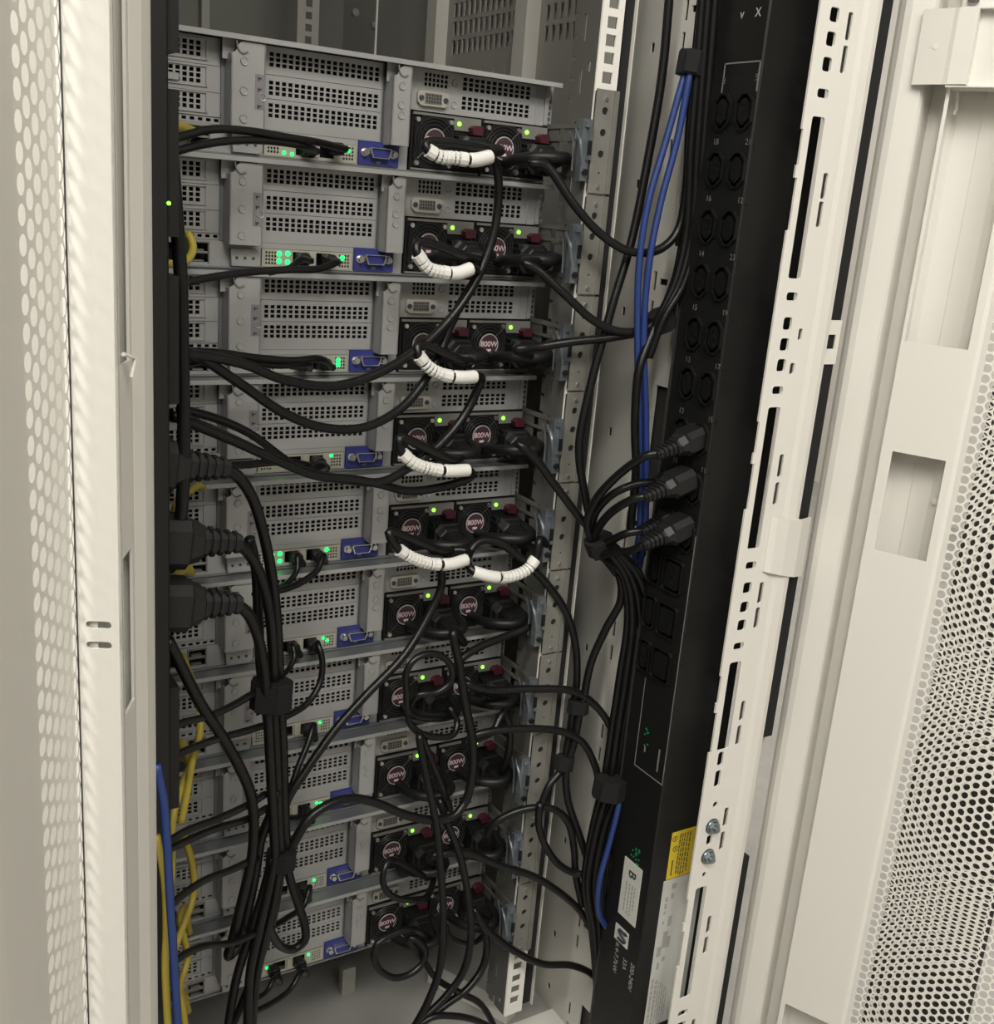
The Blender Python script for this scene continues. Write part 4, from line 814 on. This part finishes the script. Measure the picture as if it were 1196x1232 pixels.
('power_cable', 'cord', 4.2, 'black cord from the bundle tie slanting out towards the yellow cables', 'cable', 'black cords in the vertical bundles', [], None, [(13, -98, -671), (3, -100, -709), (-8, -102, -743), (-20, -104, -782), (-30, -106, -843)]),
('power_cable', 'cord', 3.8, 'black cord from the bundle tie bending under the bottom port row', 'cable', 'black cords in the vertical bundles', [], None, [(24, -94, -676), (21, -92, -716), (17, -90, -746), (10, -90, -771), (-4, -92, -805), (-20, -94, -843)]),
('network_cable', 'cord', 3.2, 'black cable rising from the edge-on strip to the upper bundle tie', 'cable', 'black cables passing between the bundle and the folded door', [], None, [(-96, -150, -505), (-82, -142, -503), (-52, -130, -506), (-28, -116, -507), (-10, -106, -506), (6, -100, -510)]),
('network_cable', 'cord', 3.2, 'black cable crossing the eighth server lid towards the bundle', 'cable', 'black cables passing between the bundle and the folded door', [], None, [(-96, -150, -527), (-75, -142, -526), (-49, -130, -528), (-16, -114, -534), (0, -104, -538), (16, -96, -544)]),
('network_cable', 'cord', 3.2, 'upper black cable of the pair crossing below the eighth server ports', 'cable', 'black cables passing between the bundle and the folded door', [], None, [(-95, -150, -599), (-75, -140, -598), (-47, -126, -603), (-14, -110, -606), (4, -100, -606)]),
('network_cable', 'cord', 3.2, 'lower black cable of the pair crossing below the eighth server ports', 'cable', 'black cables passing between the bundle and the folded door', [], None, [(-94, -146, -608), (-74, -136, -610), (-46, -122, -614), (-12, -106, -622), (7, -98, -621)]),
('network_cable', 'cord', 3.2, 'black cable rising over the ninth server vents to the long bend', 'cable', 'black cables passing between the bundle and the folded door', [], None, [(-95, -150, -659), (-78, -140, -656), (-58, -130, -655), (-29, -116, -661), (-3, -104, -664)]),
('network_cable', 'cord', 3.2, 'black cable crossing the bottom server slots to the long bend', 'cable', 'black cables passing between the bundle and the folded door', [], None, [(-94, -150, -714), (-78, -142, -712), (-58, -132, -717), (-29, -118, -733), (2, -104, -741)]),
('network_cable', 'cord', 3.4, 'black cable along the top edge of the fifth server', 'cable', 'black cables passing between the bundle and the folded door', [], None, [(-59, -70, -316), (-31, -66, -321), (-2, -60, -323), (29, -54, -324), (56, -46, -331)]),
('network_cable', 'yellow', 4.2, 'short yellow cable end at the top server ports', 'cable', 'yellow patch cables', [(0, 'net', (0, -1, 0))], None, [(-39, -24, -69), (-58, -50, -67), (-68, -70, -71), (-80, -100, -74)]),
('network_cable', 'yellow', 3.0, 'yellow cable loop at the second server ports', 'cable', 'yellow patch cables', [(0, 'net', (0, -1, 0))], None, [(-40, -24, -159), (-46, -40, -144), (-44, -46, -153), (-50, -56, -161), (-62, -72, -164), (-78, -100, -162)]),
('network_cable', 'yellow', 3.0, 'short yellow cable tab beside the uppermost big plug', 'cable', 'yellow patch cables', [], None, [(-28, -20, -352), (-34, -30, -347), (-50, -50, -347), (-64, -72, -348), (-73, -96, -354)]),
('network_cable', 'yellow', 3.6, 'short yellow cable end under the middle big plug', 'cable', 'yellow patch cables', [(0, 'net', (0, -1, 0))], None, [(-39, -24, -425), (-51, -46, -414), (-62, -66, -410), (-77, -96, -404)]),
('network_cable', 'yellow', 3.2, 'yellow cable running down from the lowest big plug past the seventh server', 'cable', 'yellow patch cables', [], None, [(-42, -18, -517), (-53, -50, -490), (-49, -60, -505), (-45, -70, -524), (-47, -80, -546), (-56, -90, -566), (-64, -100, -593), (-70, -106, -612)]),
('network_cable', 'yellow', 3.6, 'broad yellow cable slanting along the eighth server ports to the folded door', 'cable', 'yellow patch cables', [(0, 'net', (0, -1, 0))], None, [(-41, -24, -604), (-57, -60, -565), (-55, -80, -575), (-68, -96, -587), (-78, -110, -604), (-81, -118, -633), (-84, -124, -660)]),
('network_cable', 'yellow', 3.2, 'yellow cable bending out over the ninth server ports', 'cable', 'yellow patch cables', [], None, [(-58, -70, -648), (-50, -66, -677), (-48, -68, -698), (-51, -72, -716), (-61, -84, -726), (-71, -96, -735), (-80, -110, -743)]),
('network_cable', 'yellow', 3.2, 'yellow cable end at the ninth server ports', 'cable', 'yellow patch cables', [(0, 'net', (0, -1, 0))], None, [(-40, -24, -783), (-50, -46, -739), (-58, -60, -739), (-55, -62, -760), (-51, -60, -781), (-60, -72, -795), (-67, -84, -802)]),
('network_cable', 'yellow', 3.4, 'yellow cable leaving the bottom server ports at the floor', 'cable', 'yellow patch cables', [(0, 'net', (0, -1, 0))], None, [(-41, -24, -872), (-60, -60, -813), (-59, -70, -824), (-58, -80, -853)]),
('network_cable', 'yellow', 3.0, 'straight yellow cable close along the folded door edge', 'cable', 'yellow patch cables', [], None, [(-110, -186, -566), (-104, -186, -606), (-103, -186, -650), (-104, -186, -680), (-102, -186, -746)]),
]
PLUG_SIZE = {'psu': (.031, .027, .040), 'pdu': (.026, .022, .052), 'net': (.011, .010, .026), 'big': (.036, .037, .072)}
def make_cable(nm, m, r, label, cat, group, plugs, sleeves, pts):
    P = [Vector(p)*.001 for p in pts]
    C = catmull(P, .005)
    base = P[0].copy()
    t = thing(nm, label, cat, base, group)
    inv = Matrix.Translation(-base)
    mb = MB(); tube(mb, C, r*.001, 8); o = mb.build('cable_jacket', m, t, True); o.matrix_parent_inverse = inv
    for end, kind, d in plugs:
        w, h, L = PLUG_SIZE[kind]
        p = P[0] if end == 0 else P[-1]
        d = Vector(d).normalized()
        mb = MB(); up = (0, 0, 1)
        plug_body(mb, p - d*L*.92, d, up, w, h, L, r*.001)
        o = mb.build('plug', m if kind == 'net' and m != 'cord' else 'plug' if kind in ('pdu', 'big') else 'black', t); o.matrix_parent_inverse = inv
        if kind == 'big':
            mb = MB(); q = p - d*L*.80 + Vector((0, -h*.5, h*.34)); mb.box(q.x-.0022, q.x+.0022, q.y-.0012, q.y+.001, q.z-.004, q.z+.004); o = mb.build('plug_mark', 'tag', t); o.matrix_parent_inverse = inv
    if sleeves:
        i0, i1 = sleeves
        seg = catmull(P[i0:i1+1], .0008)
        cum = [0]
        for a, b in zip(seg, seg[1:]): cum.append(cum[-1] + (b-a).length)
        Lt = cum[-1]
        A = [p for p, c in zip(seg, cum) if c < Lt*.60]; B = [p for p, c in zip(seg, cum) if c > Lt*.64]
        ra = []
        for i in range(len(A)):
            c = cum[i]; ra.append((r+1.9)*.001 if (c < .006 or c > Lt*.60-.006) else ((r+1.75)*.001 if (c % .0040) > .0012 else (r-.2)*.001))
        mb = MB(); tube(mb, A, ra, 10); o = mb.build('ribbed_sleeve', 'sleeve', t, False); o.matrix_parent_inverse = inv
        mb = MB(); tube(mb, B, (r+1.9)*.001, 10); o = mb.build('plain_sleeve', 'sleeve', t, True); o.matrix_parent_inverse = inv
    return t
for c in CABLES: make_cable(*c)
# hook-and-loop ties round the bundles: label, centre, axis, half width, half depth, height (mm)
TIES = [
('black tie round the upright bundle below the three big plugs', (6, -103, -511), (0.05, 0, 1), 17, 13, 26),
('black tie round the upright bundle level with the ninth server lid', (21, -97, -677), (0.05, 0, 1), 13, 11, 17),
('black tie holding the blue cables at the frame top', (362, -119, 25), (0.1, 0, 1), 12, 11, 20),
('black tie at the bend of the cords next to the blue cables', (370, -111, -194), (-0.6, 0, 1), 13, 11, 18),
('black tie clip joining two cords in front of the rail', (339, -90, -590), (0, 0, 1), 11, 7, 14),
('black tie under the clipped pair of cords', (329, -90, -652), (0.1, 0, 1), 10, 7, 15),
('black tie knot where the plugged cords meet', (330, -108, -409), (0.6, 0.1, -1), 14, 12, 18),
('wide black tie round the bundle above the B sticker', (365, -124, -671), (0.1, 0, 1), 17, 14, 22),
]
for label, c, ax, w, d, h in TIES:
    t = thing('cable_tie', label, 'cable tie', Vector(c)*.001)
    ax = Vector(ax).normalized(); u = Vector((.8544, -.5135, .0798)); u = (u - ax*u.dot(ax)).normalized(); v = ax.cross(u)
    def lp(q, s): return [ax*q*.001 + (u*a*s + v*b*s) for a, b in oct_loop(w*.002, d*.002, min(w, d)*.0007)]
    mb = MB(); mb.loft([lp(-h/2, .96), lp(-h/2+1, 1), lp(h/2-1, 1), lp(h/2, .96)]); mb.build('strap', 'wrap', t)
    mb = MB(); s_ = -1 if v.y > 0 else 1
    mb.loft([[ax*q*.001 + u*a*.001 + v*s_*(d+e)*.001 for a, e in ((-w*.6, .0), (w*.35, .0), (w*.35, 1.4), (-w*.6, 1.0))] for q in (-h/2+1.5, h/2-1.5)]); mb.build('strap_tail', 'wrap', t)
